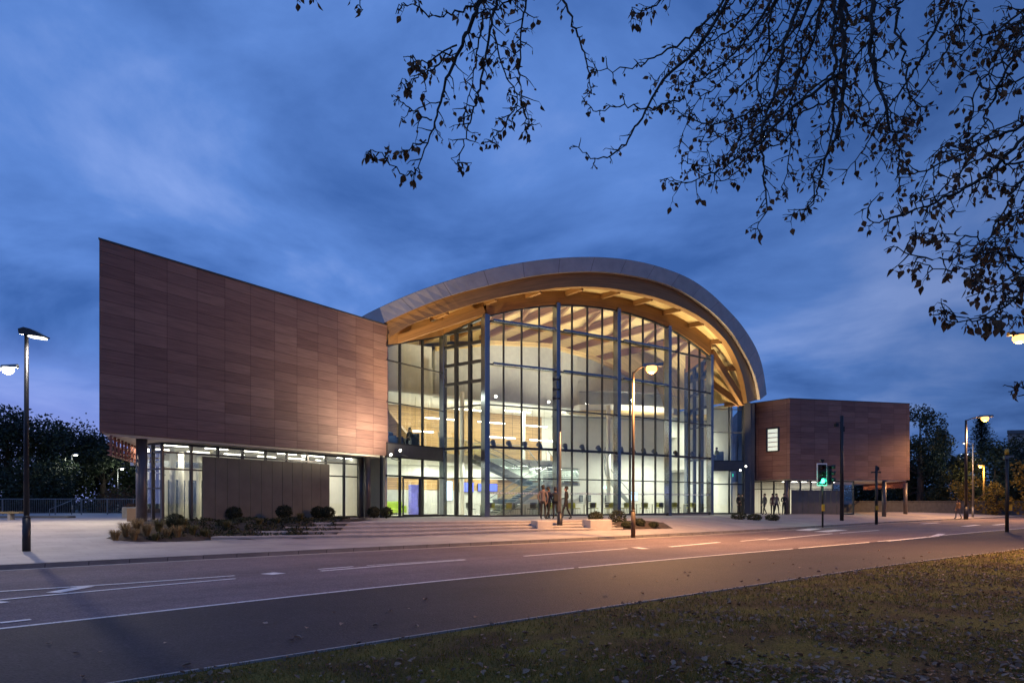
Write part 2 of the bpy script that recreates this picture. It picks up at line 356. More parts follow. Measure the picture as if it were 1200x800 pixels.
for x0, x1 in [(-12, -7.0), (-6.75, 1.5), (1.62, 9.6), (9.9, 14.2), (14.8, 19), (19.2, 40)]:
    xs = [lerp(x0, x1, i / 8) for i in range(9)]
    mb.loft([[(x, whiteY(x) - .075, .009) for x in xs], [(x, whiteY(x) + .075, .009) for x in xs]][::-1])
struct(mb.build('road_marking', M['paint']))
for uv, w in [([(-30, 695), (40, 690.5), (150, 683.5), (275, 674.5)], .10), ([(-30, 706), (40, 699), (150, 689), (276, 678)], .10), ([(62, 694.5), (103, 687)], .22),
              ([(312, 673), (328, 671.2)], .32), ([(373, 667), (414, 663.8)], .10), ([(376, 669), (460, 662), (545, 656)], .12), ([(430, 662.5), (545, 655.2)], .06),
              ([(614, 651.5), (735, 642.5)], .12), ([(744, 641.3), (757, 643)], .25), ([(785, 640.6), (843, 635.2)], .16), ([(900, 632.5), (925, 629.8), (975, 625)], .14), ([(985, 624.5), (1030, 621)], .13),
              ([(940, 621.5), (955, 619.3)], .6), ([(962, 623), (986, 620.6)], .6), ([(900, 631), (868, 634)], .1), ([(1095, 628.2), (1104, 625.3)], .25), ([(1040, 634), (1096, 628.5)], .1),
              ([(1130, 616.5), (1146, 614.8)], .35), ([(1165, 615), (1180, 613.5)], .3), ([(1080, 613.5), (1100, 612.2)], .3), ([(0, 730), (36, 726)], .1), ([(-5, 706.5), (6, 705)], .2)]:
    marking(uv, w)
# kerb stones, far side
mb = MB(); xs = XS
mb.loft([[(x, kerbY(x), 0.0) for x in xs], [(x, kerbY(x) + .015, .115) for x in xs], [(x, kerbY(x) + .17, .125) for x in xs]][::-1])
struct(mb.build('kerb', M['kerb']))
# pavement and plaza: one sheet with its gentle rise
mb = MB(); es = [.165, .8, 1.6, 2.4, 3.2, 4, 5, 6, 7, 8, 9, 10, 11, 12, 13.5, 15, 17, 19, 22, 26, 30, 36, 44, 60]
mb.loft([[(x, kerbY(x) + e, gz(x, kerbY(x) + e)) for x in [-46 + .5 * i for i in range(300)]] for e in es][::-1], smooth=True)
struct(mb.build('pavement', M['pave']))
# lawn
mb = MB(); ys = [-60, -20, -8, -3, -1.2, -.5, -.08]
def lz(x, e): return .015 + .05 * clamp(-e / 3) + .03 * math.sin(x * .9) * clamp(-e / 3) + .02 * math.sin(x * 2.3 + e * 1.7) * clamp(-e / 2)
mb.loft([[(x, grassY(x) + e, lz(x, e)) for x in [-30 + .5 * i for i in range(180)]] for e in ys][::-1], smooth=True)
def lawnmat():
    m, nt, b = newmat('lawn_ground'); lk = nt.links.new; tc = N(nt, 'ShaderNodeTexCoord')
    n1 = N(nt, 'ShaderNodeTexNoise', Scale=1.1, Detail=7.0); n2 = N(nt, 'ShaderNodeTexNoise', Scale=40.0, Detail=4.0)
    lk(tc.outputs['Object'], n1.inputs['Vector']); lk(tc.outputs['Object'], n2.inputs['Vector'])
    cr = N(nt, 'ShaderNodeValToRGB'); e = cr.color_ramp.elements; e[0].position = .38; e[0].color = (.075, .052, .028, 1); e[1].position = .6; e[1].color = (.13, .115, .028, 1); lk(n1.outputs['Fac'], cr.inputs[0])
    mr = N(nt, 'ShaderNodeMapRange'); mr.inputs['From Min'].default_value = .3; mr.inputs['From Max'].default_value = .7; mr.inputs['To Min'].default_value = .5; mr.inputs['To Max'].default_value = 1.5; lk(n2.outputs['Fac'], mr.inputs[0])
    mu = N(nt, 'ShaderNodeMix', data_type='RGBA', blend_type='MULTIPLY'); mu.inputs['Factor'].default_value = 1; lk(cr.outputs[0], mu.inputs[6]); lk(mr.outputs[0], mu.inputs[7]); lk(mu.outputs[2], b.inputs['Base Color'])
    b.inputs['Roughness'].default_value = .95; b.inputs['Specular IOR Level'].default_value = .1
    bp = N(nt, 'ShaderNodeBump', Strength=1.0, Distance=.03); lk(n2.outputs['Fac'], bp.inputs['Height']); lk(bp.outputs[0], b.inputs['Normal']); return m
struct(mb.build('lawn', lawnmat()))
mb = MB(); xs = [-20 + .5 * i for i in range(150)]
mb.loft([[(x, grassY(x) + .03, .0) for x in xs], [(x, grassY(x) + .03, .03) for x in xs], [(x, grassY(x) - .03, .032) for x in xs], [(x, grassY(x) - .03, 0) for x in xs]][::-1])
struct(mb.build('path_edging', M['conc']))
# grass blades, fallen leaves
mb = MB(); rnd = random.Random(3)
def lawn_pt():
    while True:
        y = 5.2 + 20 * rnd.random() ** 2.0; x = rnd.uniform(-5, .78 * y + 1)
        if y < grassY(x) - .06: return x, y
for i in range(42000):
    x, y = lawn_pt(); e = y - grassY(x); z = lz(x, e); t = rnd.uniform(0, 6.28); h = rnd.uniform(.02, .055) * (.8 + .03 * y); w = rnd.uniform(.003, .006) * (.8 + .06 * y)
    dx, dy = math.cos(t) * w, math.sin(t) * w; bx, by = rnd.uniform(-.03, .03), rnd.uniform(-.03, .03)
    mb.add([(x - dx, y - dy, z - .005), (x + dx, y + dy, z - .005), (x + bx, y + by, z + h)], [(0, 1, 2)])
tag(mb.build('grass', leafmat('grass_blade', (.085, .085, .018), (.18, .165, .042), .75)), 'short rough autumn grass covering the verge in front of the path', 'grass', kind='stuff')
def leaf_at(mb, x, y, z, s, rr, flat=.5):
    t = rr.uniform(0, 6.28); Mx = Matrix.Rotation(t, 3, 'Z') @ Matrix.Rotation(rr.uniform(-flat, flat), 3, 'X') @ Matrix.Rotation(rr.uniform(-flat, flat), 3, 'Y')
    c = rr.uniform(.05, .4) * s
    vs = [(0, -.55 * s, 0), (.36 * s, -.2 * s, c), (.28 * s, .25 * s, c * .8), (0, .6 * s, rr.uniform(-.1, .2) * s), (-.28 * s, .25 * s, c * .8), (-.36 * s, -.2 * s, c), (0, 0, 0)]
    mb.add([Vector((x, y, z)) + Mx @ Vector(v) for v in vs], [(0, 1, 6), (1, 2, 6), (2, 3, 6), (3, 4, 6), (4, 5, 6), (5, 0, 6)])
mb = MB(); cl = [(rnd.uniform(0, 16), rnd.uniform(5, 20)) for _ in range(60)]
k = 0
while k < 9000:
    x, y = lawn_pt()
    dens = clamp(.14 + .10 * max(0, x) - .012 * (y - 6)) * (1.6 if any((x - a) ** 2 + (y - b) ** 2 < .5 for a, b in cl) else .75)
    if rnd.random() > dens: continue
    leaf_at(mb, x, y, lz(x, y - grassY(x)) + rnd.uniform(.015, .04), rnd.choice([.025, .03, .035, .045, .055, .07]), rnd); k += 1
tag(mb.build('fallen_leaves', leafmat('dry_leaf', (.09, .055, .038), (.42, .29, .20), .75, .1)), 'dry brown fallen leaves scattered thickly over the grass verge', 'leaves', kind='stuff'); mb = MB()
for i in range(90):
    x = rnd.uniform(-8, 14); y = grassY(x) + rnd.uniform(.1, 3.6) ; leaf_at(mb, x, y, .018, rnd.choice([.05, .07, .09]), rnd, .2)
tag(mb.build('fallen_leaves', leafmat('pale_leaf', (.22, .15, .11), (.5, .38, .3), .75, .1)), 'pale fallen leaves scattered singly over the dark path', 'leaves', kind='stuff')

# ------------------------------------------------------------------ steps, blocks, planting beds
st = empty('terraced_steps', (-5, 28.4, .12), 'four long pale stone terrace steps in front of the left wing and glass front', 'steps')
for k, ul in enumerate((246, 291, 332, 369)):
    y_off = k * .82; x0 = -11.6 + (ul - 246) / 123 * 2.9; x1 = 5.2
    xs = [lerp(x0, x1, i / 24) for i in range(25)]
    def top(x): zp = .12 + .18 * clamp((x + 5) / 6.6); return lerp(zp, .705, (k + 1) / 4) - .0
    fr = [(x, frontY(x) + y_off) for x in xs]; bk = [(x, frontY(x) + y_off + (1.1 if k < 3 else 1.4)) for x in xs]
    mb = MB()
    nz = .035
    mb.loft([[(x, y + .03, top(x) - .6) for x, y in fr], [(x, y + .03, top(x) - .05) for x, y in fr], [(x, y, top(x) - .05) for x, y in fr], [(x, y, top(x)) for x, y in fr], [(x, y, top(x) - .002) for x, y in bk]][::-1])
    for ii in (0, -1):
        (xa, ya), (xb, yb) = fr[ii], bk[ii]; za = top(xa); mb.add([(xa, ya, za - .6), (xb, yb, za - .6), (xb, yb, za), (xa, ya, za)], [(0, 1, 2, 3)])
    mb.build('step', M['stone'], st)
for (u0, u1, vb, hh), lab in zip([(629.5, 648, 622, .47), (691, 718, 621.5, .5)], ['square pale stone block seat between the steps, left of the grey pole', 'long pale stone block ending the steps beside the planting bed']):
    x0, y0 = G(u0, vb, .28); x1, y1 = G(u1, vb, .28); w = math.hypot(x1 - x0, y1 - y0)
    mb = MB(); mb.bev((0, .55, hh / 2 - .05), (w, 1.1, hh + .1), 0, .02)
    o = mb.build('stone_block', M['stone']); o.location = ((x0 + x1) / 2, (y0 + y1) / 2, .28); o.rotation_euler = (0, 0, R(14)); tag(o, lab, 'stone block', 'stone block seats by the steps')
WD = (.534, .846); WN = (-.846, .534)     # left wing: along, inward
FL, FR = (-15.9, 26.3), (-7.25, 40.0)
def W(s, i): return (FL[0] + WD[0] * s + WN[0] * i, FL[1] + WD[1] * s + WN[1] * i)
def bedz(x, y): return lerp(.13, .76, clamp((y - frontY(x)) / 3.4)) + .05 * math.sin(3 * x + y) + .03
def bedg(x, y): return bedz(x, y) if -14.5 < x < -7 and y > frontY(x) else gz(x, y)
mb = MB(); xs = [-14.6 + .35 * i for i in range(22)]
rows = []
for j in range(13):
    t = j / 12; row = []
    for x in xs:
        y0 = frontY(x) - .02; y1 = max(y0 + .5, FL[1] + (x - FL[0]) * WD[1] / WD[0] + 1.2); y1 = min(y1, y0 + 9)
        y = lerp(y0, y1, t ** 1.3); row.append((x, y, bedz(x, y) - (.06 if j == 0 else 0)))
    rows.append(row)
mb.loft(rows[::-1], smooth=True); struct(mb.build('planting_soil', M['soil']))
mb = MB(); rows = []
for j in range(6):
    row = []
    for i in range(12):
        x = lerp(4.9, 8.0, i / 11); e = j / 5; y = frontY(x) + .1 + e * 2.2
        row.append((x, y, gz(x, y) + .02 + .22 * math.sin(math.pi * e) ** .7 * math.sin(math.pi * min(1, i / 11 + .05)) ** .5))
    rows.append(row)
mb.loft(rows[::-1], smooth=True); struct(mb.build('planting_soil', M['soil']))
def blades(mb, n, h, spread, rr, w=.008, cx=0, cy=0, cz=0, base=.08):
    for i in range(n):
        t = rr.uniform(0, 6.28); r0 = base * rr.random() ** .5; hh = h * rr.uniform(.6, 1.05); sp = spread * rr.uniform(.3, 1.0)
        c, s_ = math.cos(t), math.sin(t); px, py = -s_ * w, c * w
        pts = [(r0, 0, 1), (r0 + sp * .25, hh * .6, .8), (r0 + sp * .65, hh * .95, .6), (r0 + sp, hh * .85, .1)]
        vs = []
        for d, z, ww in pts: vs += [(cx + c * d - px * ww, cy + s_ * d - py * ww, cz + z), (cx + c * d + px * ww, cy + s_ * d + py * ww, cz + z)]
        mb.add(vs, [(0, 1, 3, 2), (2, 3, 5, 4), (4, 5, 7, 6)])
tuftm = leafmat('tan_grass', (.16, .10, .045), (.34, .25, .12), .7); tuftg = leafmat('olive_grass', (.06, .06, .025), (.18, .15, .06), .7)
rr = random.Random(11)
tufts = [(135, 633, .42, 0), (147, 628, .55, 0), (160, 624, .6, 0), (157, 632, .45, 0), (172, 628, .5, 0), (186, 623, .55, 1), (196, 630, .42, 0), (208, 629, .5, 0), (214, 620, .5, 1), (226, 626, .4, 1), (240, 628, .3, 1), (266, 619, .35, 1), (182, 633, .3, 1), (304, 615, .35, 1), (325, 613, .3, 1), (352, 609, .35, 1)]
tl = ['small tan grass tuft at the left tip of the planting bed', 'tall tan arching grass tuft left of the wing pillar', 'tallest feathery grass tuft in front of the wing pillar', 'low straw coloured tuft below the wing pillar', 'straw coloured grass tuft just right of the wing pillar', 'olive grass clump under the first glazed bay of the left wing', 'pale tuft at the bed edge in front of the lit bay', 'straw tuft at the bed edge right of the lit bay', 'dark olive clump at the glass foot beside the grey panels', 'olive tuft near the bed edge before the grey panels', 'tiny olive tuft beside the lowest step end', 'thin olive tuft above the end of the lowest step', 'tiny olive tuft at the pavement edge of the bed', 'thin olive tuft above the end of the second step', 'thin olive tuft above the end of the third step', 'thin olive tuft above the end of the top step']
for (u, v, h, kind), lab in zip(tufts, tl):
    x, y, z = Gs(u, v, bedg)
    mb = MB(); blades(mb, 150, h, h * .75, rr, .010)
    o = mb.build('grass_tuft', tuftg if kind else tuftm); o.location = (x, y, z - .03); tag(o, lab, 'ornamental grass', 'ornamental grasses in the planting bed')
ballm = leafmat('box_leaf', (.02, .026, .014), (.06, .065, .032), .6)
def leaf_ball(mb, c, r, n, rr, s=.05, squash=.85):
    for i in range(n):
        d = Vector((rr.gauss(0, 1), rr.gauss(0, 1), rr.gauss(0, 1))).normalized(); q = r * rr.uniform(.7, 1.03)
        p = Vector(c) + Vector((d.x * q, d.y * q, d.z * q * squash)); a = Vector((rr.gauss(0, 1), rr.gauss(0, 1), rr.gauss(0, 1))).normalized() * s; b = a.cross(d).normalized() * s * .6
        mb.add([p - a, p + b, p + a, p - b], [(0, 1, 2, 3)])
balls = [(274, 609, .6, 'dark ball shrub before the grey panels, leftmost of the row'), (333, 607.5, .62, 'dark ball shrub before the middle of the grey panels'), (373, 607, .6, 'dark ball shrub near the right end of the grey panels, left of a touching pair'), (384, 607, .55, 'dark ball shrub near the right end of the grey panels, right of a touching pair'), (438, 606, .5, 'small dark ball shrub before the entrance doors, beside the wing pillar'), (453, 606.5, .55, 'dark ball shrub before the entrance doors, right of the smaller one'), (205, 619, .55, 'dark ball shrub among the tan grasses under the lit bay')]
for u, v, r, lab in balls:
    x, y, z = Gs(u, v, bedg)
    mb = MB(); leaf_ball(mb, (0, 0, r * .52), r * .66, 900, rr); mb.tube([(0, 0, -.05), (0, 0, r * .5)], .03, 6)
    o = mb.build('ball_shrub', ballm); o.location = (x, y, z); tag(o, lab, 'shrub', 'clipped ball shrubs along the building')
for u, v, r, lab in [(698, 612.5, .45, 'reddish lit ball shrub behind the long stone block'), (724, 614, .55, 'larger ball shrub just right of the long stone block'), (748, 618, .4, 'low spreading shrub in the right bed beside the orange lamp pole'), (766, 619, .28, 'small low shrub at the right tip of the right bed'), (735, 619.5, .33, 'low shrub at the front of the right bed')]:
    x, y, z = Gs(u, v, gz)
    mb = MB(); leaf_ball(mb, (0, 0, r * .5), r * .85, 700, rr, .05, .6 if r < .45 else .85); mb.tube([(0, 0, -.15), (0, 0, r * .4)], .03, 6)
    o = mb.build('ball_shrub', ballm); o.location = (x, y, gz(x, y) + .05); tag(o, lab, 'shrub', 'clipped ball shrubs along the building')
for u, v, r, lab in [(866, 608, .5, 'low dark shrub in front of the right entrance column'), (884, 609, .45, 'low dark shrub before the people at the right wing'), (905, 609.5, .45, 'low dark shrub left of the traffic light')]:
    x, y, z = Gs(u, v, gz)
    mb = MB(); leaf_ball(mb, (0, 0, r * .4), r * 1.1, 700, rr, .05, .5); mb.tube([(0, 0, -.15), (0, 0, r * .4)], .03, 6)
    o = mb.build('ball_shrub', ballm); o.location = (x, y, gz(x, y)); tag(o, lab, 'shrub', 'clipped ball shrubs along the building')
mb = MB(); n = 0
while n < 900:
    x = rr.uniform(-13.5, -7.6); y = frontY(x) + rr.uniform(.3, 5)
    if y > FL[1] + (x - FL[0]) * WD[1] / WD[0] + .9: n += 1; continue
    leaf_ball(mb, (x, y, bedz(x, y) + .04), .09, 7, rr, .05); n += 1
tag(mb.build('ground_cover', ballm), 'low dark ground cover between the shrubs in the planting bed', 'ground cover', kind='stuff')

# ------------------------------------------------------------------ the building
B = empty('university_building', (CX, CY, .7), 'modern building with an arched timber roof, bowed glass front and two red clad wings', 'building')
def part(mb, name, m, parent=None): return mb.build(name, m, parent or B)
# left wing
ZS, ZT = 4.3, 11.75
BR, BL = L(-16.2, -14), (-22.5, 44.5)
wing = [FL, FR, BR, BL]
mb = MB(); mb.prism(wing, ZS, [11.7, 11.9, 11.9, 11.7]); lw = part(mb, 'wing_cladding', M['clad']); lw['label'] = 'large tilted red brown clad box on the left'
def ring(poly, w, inw): 
    cx = sum(p[0] for p in poly) / len(poly); cy = sum(p[1] for p in poly) / len(poly)
    return [(p[0] + (cx - p[0]) * inw, p[1] + (cy - p[1]) * inw) for p in poly]
mb = MB(); cw4 = ring(wing, 0, -.004); mb.prism(cw4, [11.703, 11.903, 11.903, 11.703], [11.77, 11.97, 11.97, 11.77])
part(mb, 'coping', M['coping'], lw)
mb = MB(); mb.prism(ring(wing, 0, .02), ZS - .10, ZS - .004); sof = part(mb, 'soffit', M['soffit'])
# hanging fin screen under the left end
mb = MB(); d = Vector((BL[0] - FL[0], BL[1] - FL[1], 0)); Ld = d.length; d.normalize(); nrm = Vector((d.y, -d.x, 0))
for i in range(18):
    p = Vector((*FL, 0)) + d * (.25 + i * .75) + nrm * .35
    mb.box((p.x, p.y, ZS - .48), (.05, .09, .78), math.atan2(d.y, d.x))
for zz_ in (ZS - .2, ZS - .45, ZS - .7, ZS - .86): mb.bar(Vector((*FL, zz_)) + d * .1 + nrm * .3, Vector((*FL, zz_)) + d * 13.5 + nrm * .3, .1, .05)
part(mb, 'fin_screen', M['terr'])
# wing columns
def column(p, z0, z1, r, m='pillar'):
    mb = MB(); mb.lathe((p[0], p[1], 0), [(r, z0 - .4), (r, z1), (r * .9, z1)], 20); return part(mb, 'column', M[m])
pu = W(hit(166, W(0, .5), W(16, .5)) * 16, .5); column(pu, .2, ZS - .1, .215)
pu = W(hit(431, W(0, .55), W(16, .55)) * 16, .55); column(pu, .5, ZS - .1, .17)
pu = W(hit(423, W(0, 1.1), W(16, 1.1)) * 16, 1.1); column(pu, .5, ZS - .1, .16)
# wing ground-floor glazing
IN = 1.25
def gwall(name, p, q, z0, z1, fr, tr, mw=.09, md=.14, skip=None, thick=None, zt=None):
    """framed glazing along plan segment p-q: mullions at fractions fr, transoms at heights tr; zt(f) gives the head height"""
    p, q = Vector((p[0], p[1], 0)), Vector((q[0], q[1], 0)); d = (q - p); ln = d.length; d.normalize(); nr = Vector((d.y, -d.x, 0)); ang = math.atan2(d.y, d.x)
    head = zt or (lambda f: z1)
    mb = MB()
    for f in fr:
        c = p + d * ln * f; h = head(f); w = (thick or {}).get(f, mw)
        mb.box((c.x, c.y, (z0 + h) / 2), (w, md, h - z0), ang)
    for t in tr:
        tz, th = t if isinstance(t, tuple) else (t, .07)
        a, b = p + d * .02, q - d * .02; mb.bar((a.x, a.y, tz), (b.x, b.y, tz), md * .8, th)
    nseg = 8 if zt else 1
    for i in range(nseg):
        f0, f1 = i / nseg, (i + 1) / nseg; a, b = p + d * ln * f0, p + d * ln * f1
        mb.bar((a.x, a.y, head(f0) - .03), (b.x, b.y, head(f1) - .03), md * 1.15, .12)
    mb.bar((p.x, p.y, z0 + .05), (q.x, q.y, z0 + .05), md * 1.1, .1)
    fo = part(mb, name, M['frame'])
    g = MB(); pts = [p + d * ln * i / nseg for i in range(nseg + 1)]
    g.loft([[(c.x, c.y, z0) for c in pts], [(c.x, c.y, head(i / nseg)) for i, c in enumerate(pts)]])
    part(g, 'glass_pane', M['glass'], fo)
    return fo
S0 = hit(190, W(0, IN), W(16, IN)) * 16
g0, g1 = W(S0, IN), W(15.3, IN)
us = [178, 224, 255, 284, 311, 336, 360, 382, 403, 420]
fr = [0] + [hit(u, g0, g1) for u in us[1:]] + [1]
fr = [f for f in fr if 0 <= f <= 1]
gwall('wing_glazing', g0, g1, .72, ZS - .1, fr, [3.05, 3.78])
e0 = (g0[0] + WN[0] * 1.4, g0[1] + WN[1] * 1.4); e1 = (e0[0] + d.x * 8, e0[1] + d.y * 8)
gwall('wing_glazing', e0, g0, .72, ZS - .1, [0, .5], [2.2, 3.05, 3.78])
gwall('wing_glazing', e1, e0, .72, ZS - .1, [0, .25, .5, .75, 1], [3.05])
mb = MB(); mb.prism([W(S0 - .1, IN - .12), W(15.5, IN - .12), W(15.5, 9), e1, (e0[0] - .05, e0[1])], .0, .715); part(mb, 'plinth', M['floor'])
# grey storage panels standing inside the glass
f0, f1 = hit(235, g0, g1), hit(384, g0, g1); Lg = 15.3 - S0
s0, s1 = S0 + f0 * Lg, S0 + f1 * Lg
mb = MB(); npan = 12
for i in range(npan):
    a = W(lerp(s0, s1, i / npan) + .012, IN - .13); b = W(lerp(s0, s1, (i + 1) / npan) - .012, IN - .13)
    mb.bar((*a, 2.2), (*b, 2.2), .06, 2.96)
part(mb, 'grey_panel_screen', M['dark'])
mb = MB(); mb.bar((*W(7.0, 7.8), 2.45), (*W(15.6, 7.8), 2.45), .1, 3.5); part(mb, 'inner_wall', M['white'])
mb = MB(); mb.bar((*W(15.55, IN + .4), 2.45), (*W(15.55, 8), 2.45), .1, 3.5); part(mb, 'inner_wall', M['white'])
for n_ in (2.3, 5):
    for i in range(6): mb = MB(); mb.bar((*W(3.2 + i * 2.1 + n_ * .3, n_), ZS - .13), (*W(4.4 + i * 2.1 + n_ * .3, n_), ZS - .13), .08, .03); part(mb, 'strip_light', M['strip'])

for s_ in (7.4, 8.6, 13.9):
    mb = MB(); a_, b_ = W(s_, 7.72), W(s_ + .95, 7.72); mb.bar((*a_, 1.75), (*b_, 1.75), .06, 2.1); dr_ = part(mb, 'inner_door', M['col'])
    mb = MB(); c_ = W(s_ + .8, 7.66); mb.tube([(*c_, 1.6), (*c_, 1.9)], .02, 6); part(mb, 'handle', M['gpole'], dr_)
for s_, i_ in ((4.9, 3.2), (6.2, 4.6), (8.2, 6.2)):
    mb = MB(); mb.lathe((*W(s_, i_), 0), [(.13, .7), (.13, 4.1)], 14); part(mb, 'inner_column', M['white'])
mb = MB(); mb.bar((*W(4.2, 5.4), 3.5), (*W(15, 5.4), 3.5), .3, .3); part(mb, 'duct', M['col'])
mb = MB(); mb.bar((*W(3.6, 2.6), 1.0), (*W(3.9, 4.6), 1.0), .7, .6); part(mb, 'bench_unit', M['slat'])
# right wing
RA, RB, RC, RD, RE = (20.8, 61.0), (23.4, 57.5), (35.3, 60.6), (38, 74), (24, 76)
rz0, rz1 = 3.55, 10.3
rw_ = [RA, RB, RC, RD, RE]
mb = MB(); mb.prism(rw_, rz0, rz1); rw = part(mb, 'wing_cladding', M['clad']); rw['label'] = 'smaller folded red brown clad box on the right'
mb = MB(); mb.prism(ring(rw_, 0, -.005), rz1 + .003, rz1 + .06)
part(mb, 'coping', M['coping'], rw)
mb = MB(); mb.prism(ring(rw_, 0, .03), rz0 - .1, rz0 - .004); part(mb, 'soffit', M['soffit'])
dA = Vector((RB[0] - RA[0], RB[1] - RA[1], 0)).normalized(); nA = Vector((dA.y, -dA.x, 0)); nA = nA if nA.y < 0 else -nA
fa, fb = hit(899, RA, RB), hit(912.5, RA, RB)
pa = Vector((lerp(RA[0], RB[0], fa), lerp(RA[1], RB[1], fa), 0)) + nA * .03; pb = Vector((lerp(RA[0], RB[0], fb), lerp(RA[1], RB[1], fb), 0)) + nA * .03
zb, zt_ = H + (VH - 529) / F * 59.2, H + (VH - 502.5) / F * 59.2
mb = MB()
for q in (pa, pb): mb.bar((q.x, q.y, zb), (q.x, q.y, zt_), .12, .14, up=Vector((0, 1, 0)))
for zq in (zb, zt_): mb.bar((pa.x, pa.y, zq), (pb.x, pb.y, zq), .12, .1)
wf = part(mb, 'window', M['frame'], rw)
mb = MB(); mb.add([(pa.x, pa.y, zb), (pb.x, pb.y, zb), (pb.x, pb.y, zt_), (pa.x, pa.y, zt_)], [(0, 1, 2, 3)]); M['winlit'] = emis('lit_window', (.75, .85, .72), .55); wo = part(mb, 'lit_blind', M['winlit'], wf)
mb = MB()
for i in range(4): zq = lerp(zb, zt_, .2 + i * .2); mb.bar((pa.x, pa.y - .01, zq), (pb.x, pb.y - .01, zq), .03, .09)
part(mb, 'blind_bar', M['wht'], wf)
def off(p, q, i):
    dx, dy = q[0] - p[0], q[1] - p[1]; l = math.hypot(dx, dy); return (-dy / l * i, dx / l * i)
oA = off(RA, RB, .8); oB = off(RB, RC, .9)
r0 = (RA[0] + oA[0], RA[1] + oA[1]); r1 = (RB[0] + .35, RB[1] + 1.0); r2f = hit(1000, (RB[0] + oB[0], RB[1] + oB[1]), (RC[0] + oB[0], RC[1] + oB[1])); r2 = (lerp(RB[0], RC[0], r2f) + oB[0], lerp(RB[1], RC[1], r2f) + oB[1])
gwall('wing_glazing', r0, r1, .5, rz0 - .1, [0, .3, .62, 1], [2.75])
gwall('wing_glazing', r1, r2, .5, rz0 - .1, [0.17, .33, .5, .67, .83, 1], [2.75])
mb = MB(); mb.prism([r0, r1, r2, (r2[0], r2[1] + 8), (r0[0], r0[1] + 8)], .0, .505); part(mb, 'plinth', M['floor'])
mb = MB()
for i in range(9):
    a0, a1 = lerp(.02, .8, i / 9) + .003, lerp(.02, .8, (i + 1) / 9) - .003
    mb.bar((lerp(r1[0], r2[0], a0), lerp(r1[1], r2[1], a0) - .16, 1.55), (lerp(r1[0], r2[0], a1), lerp(r1[1], r2[1], a1) - .16, 1.55), .06, 2.2)
part(mb, 'grey_panel_screen', M['dark'])
for i in range(6): q0 = Vector((*r1, 0)).lerp(Vector((*r2, 0)), .05 + i * .15); q1 = Vector((*r1, 0)).lerp(Vector((*r2, 0)), .13 + i * .15); mb = MB(); mb.bar((q0.x, q0.y + 2.2, rz0 - .15), (q1.x, q1.y + 2.2, rz0 - .15), .1, .04); part(mb, 'strip_light', M['strip'])
mb = MB(); mb.bar((r0[0], r0[1] + 5, 2), (r2[0], r2[1] + 4, 2), .1, 3.1); part(mb, 'inner_wall', M['white'])
for u, Yq in [(921.5, 57.9), (1036, 60.2), (1061, 66)]:
    q = ((u - 600) / F * Yq, Yq); column(q, .2, rz0 - .1, .18)
mb = MB(); dR = Vector((RD[0] - RC[0], RD[1] - RC[1], 0)).normalized()
for i in range(24): p = Vector((*RC, 0)) + dR * (.2 + i * .5) + Vector((-.4, 0, 0)); mb.box((p.x, p.y, rz0 - .4), (.06, .2, .6), math.atan2(dR.y, dR.x))
for zq in (rz0 - .2, rz0 - .65): mb.bar(Vector((*RC, zq)) + Vector((-.4, .1, 0)), Vector((*RC, zq)) + dR * 12 + Vector((-.4, 0, 0)), .05, .1)
mb.bar((RC[0] - 2.2, RC[1] + 3, rz0 - .62), (RC[0] - .5, RC[1] + 3, rz0 - .62), .05, .12)
part(mb, 'fin_screen', M['terr'])

# roof curves from the outline, on a forward-bowed front edge
def nb(a): return 3.0 - 3.5 * (a / 17.5) ** 2 - (.16 * (a + 13.5) ** 2 if a < -13.5 else 0)
def rp(u, v, o=0.0):
    a = 0.0; k = ((u - 600) / F, 1.0); kz = (VH - v) / F
    for _ in range(60):
        n0 = max(-6.5 if a < 0 else -1.6, nb(a)) - o
        Y = ((CX * NV[0] + CY * NV[1]) + n0) / (k[0] * NV[0] + k[1] * NV[1])
        a2 = (k[0] * Y - CX) * AV[0] + (k[1] * Y - CY) * AV[1]; a = .5 * a + .5 * a2
    return (a, n0, H + kz * Y)
T_px = [(420, 372.7), (446, 360), (472.5, 348), (498, 338), (525, 329), (551, 321), (577.6, 314), (604, 309), (630, 305), (660, 302), (690, 301.2), (715, 302), (740, 305), (760, 309), (780, 315), (798, 321.5), (815, 330), (835, 345), (852, 362), (866, 376.5), (877, 392), (886, 407), (892, 422), (896, 441), (898.5, 462)]
F_px = [(437, 384), (462, 372.5), (485.6, 362), (505, 354), (525, 346.5), (551, 339.5), (577.6, 333), (604, 327), (630, 322), (660, 319), (690, 317.7), (715, 318.8), (740, 322.5), (760, 326.5), (780, 332.5), (798, 340), (815, 350.5), (835, 365), (852, 382), (863, 396), (872, 412), (880, 427), (886, 443), (889.5, 456), (891, 468)]
B_px = [(450, 399), (467, 388), (485, 377.5), (505, 371), (525, 365), (551, 357), (577, 350), (604, 344.5), (635, 339.5), (665, 336.2), (690, 336), (715, 337.5), (747, 343.5), (765, 347.5), (780, 352.5), (800, 360.5), (820, 371), (835, 382.5), (847.5, 395.5), (856, 407.5), (862.5, 420), (868, 434), (872, 449), (874, 461), (875, 472)]
def resample(pts, n):
    pts = [Vector(p) for p in pts]; d = [0]
    for i in range(1, len(pts)): d.append(d[-1] + (pts[i] - pts[i - 1]).length)
    out = []; j = 0
    for i in range(n):
        t = d[-1] * i / (n - 1)
        while j < len(pts) - 2 and d[j + 1] < t: j += 1
        out.append(pts[j].lerp(pts[j + 1], (t - d[j]) / max(1e-9, d[j + 1] - d[j])))
    for _ in range(3): out = [out[0]] + [(out[i - 1] + out[i] * 2 + out[i + 1]) / 4 for i in range(1, n - 1)] + [out[-1]]
    return out
NR = 72
def ext(l, da, dz): p = l[0]; return [(p[0] - da, p[1] - .6, p[2] - dz)] + l
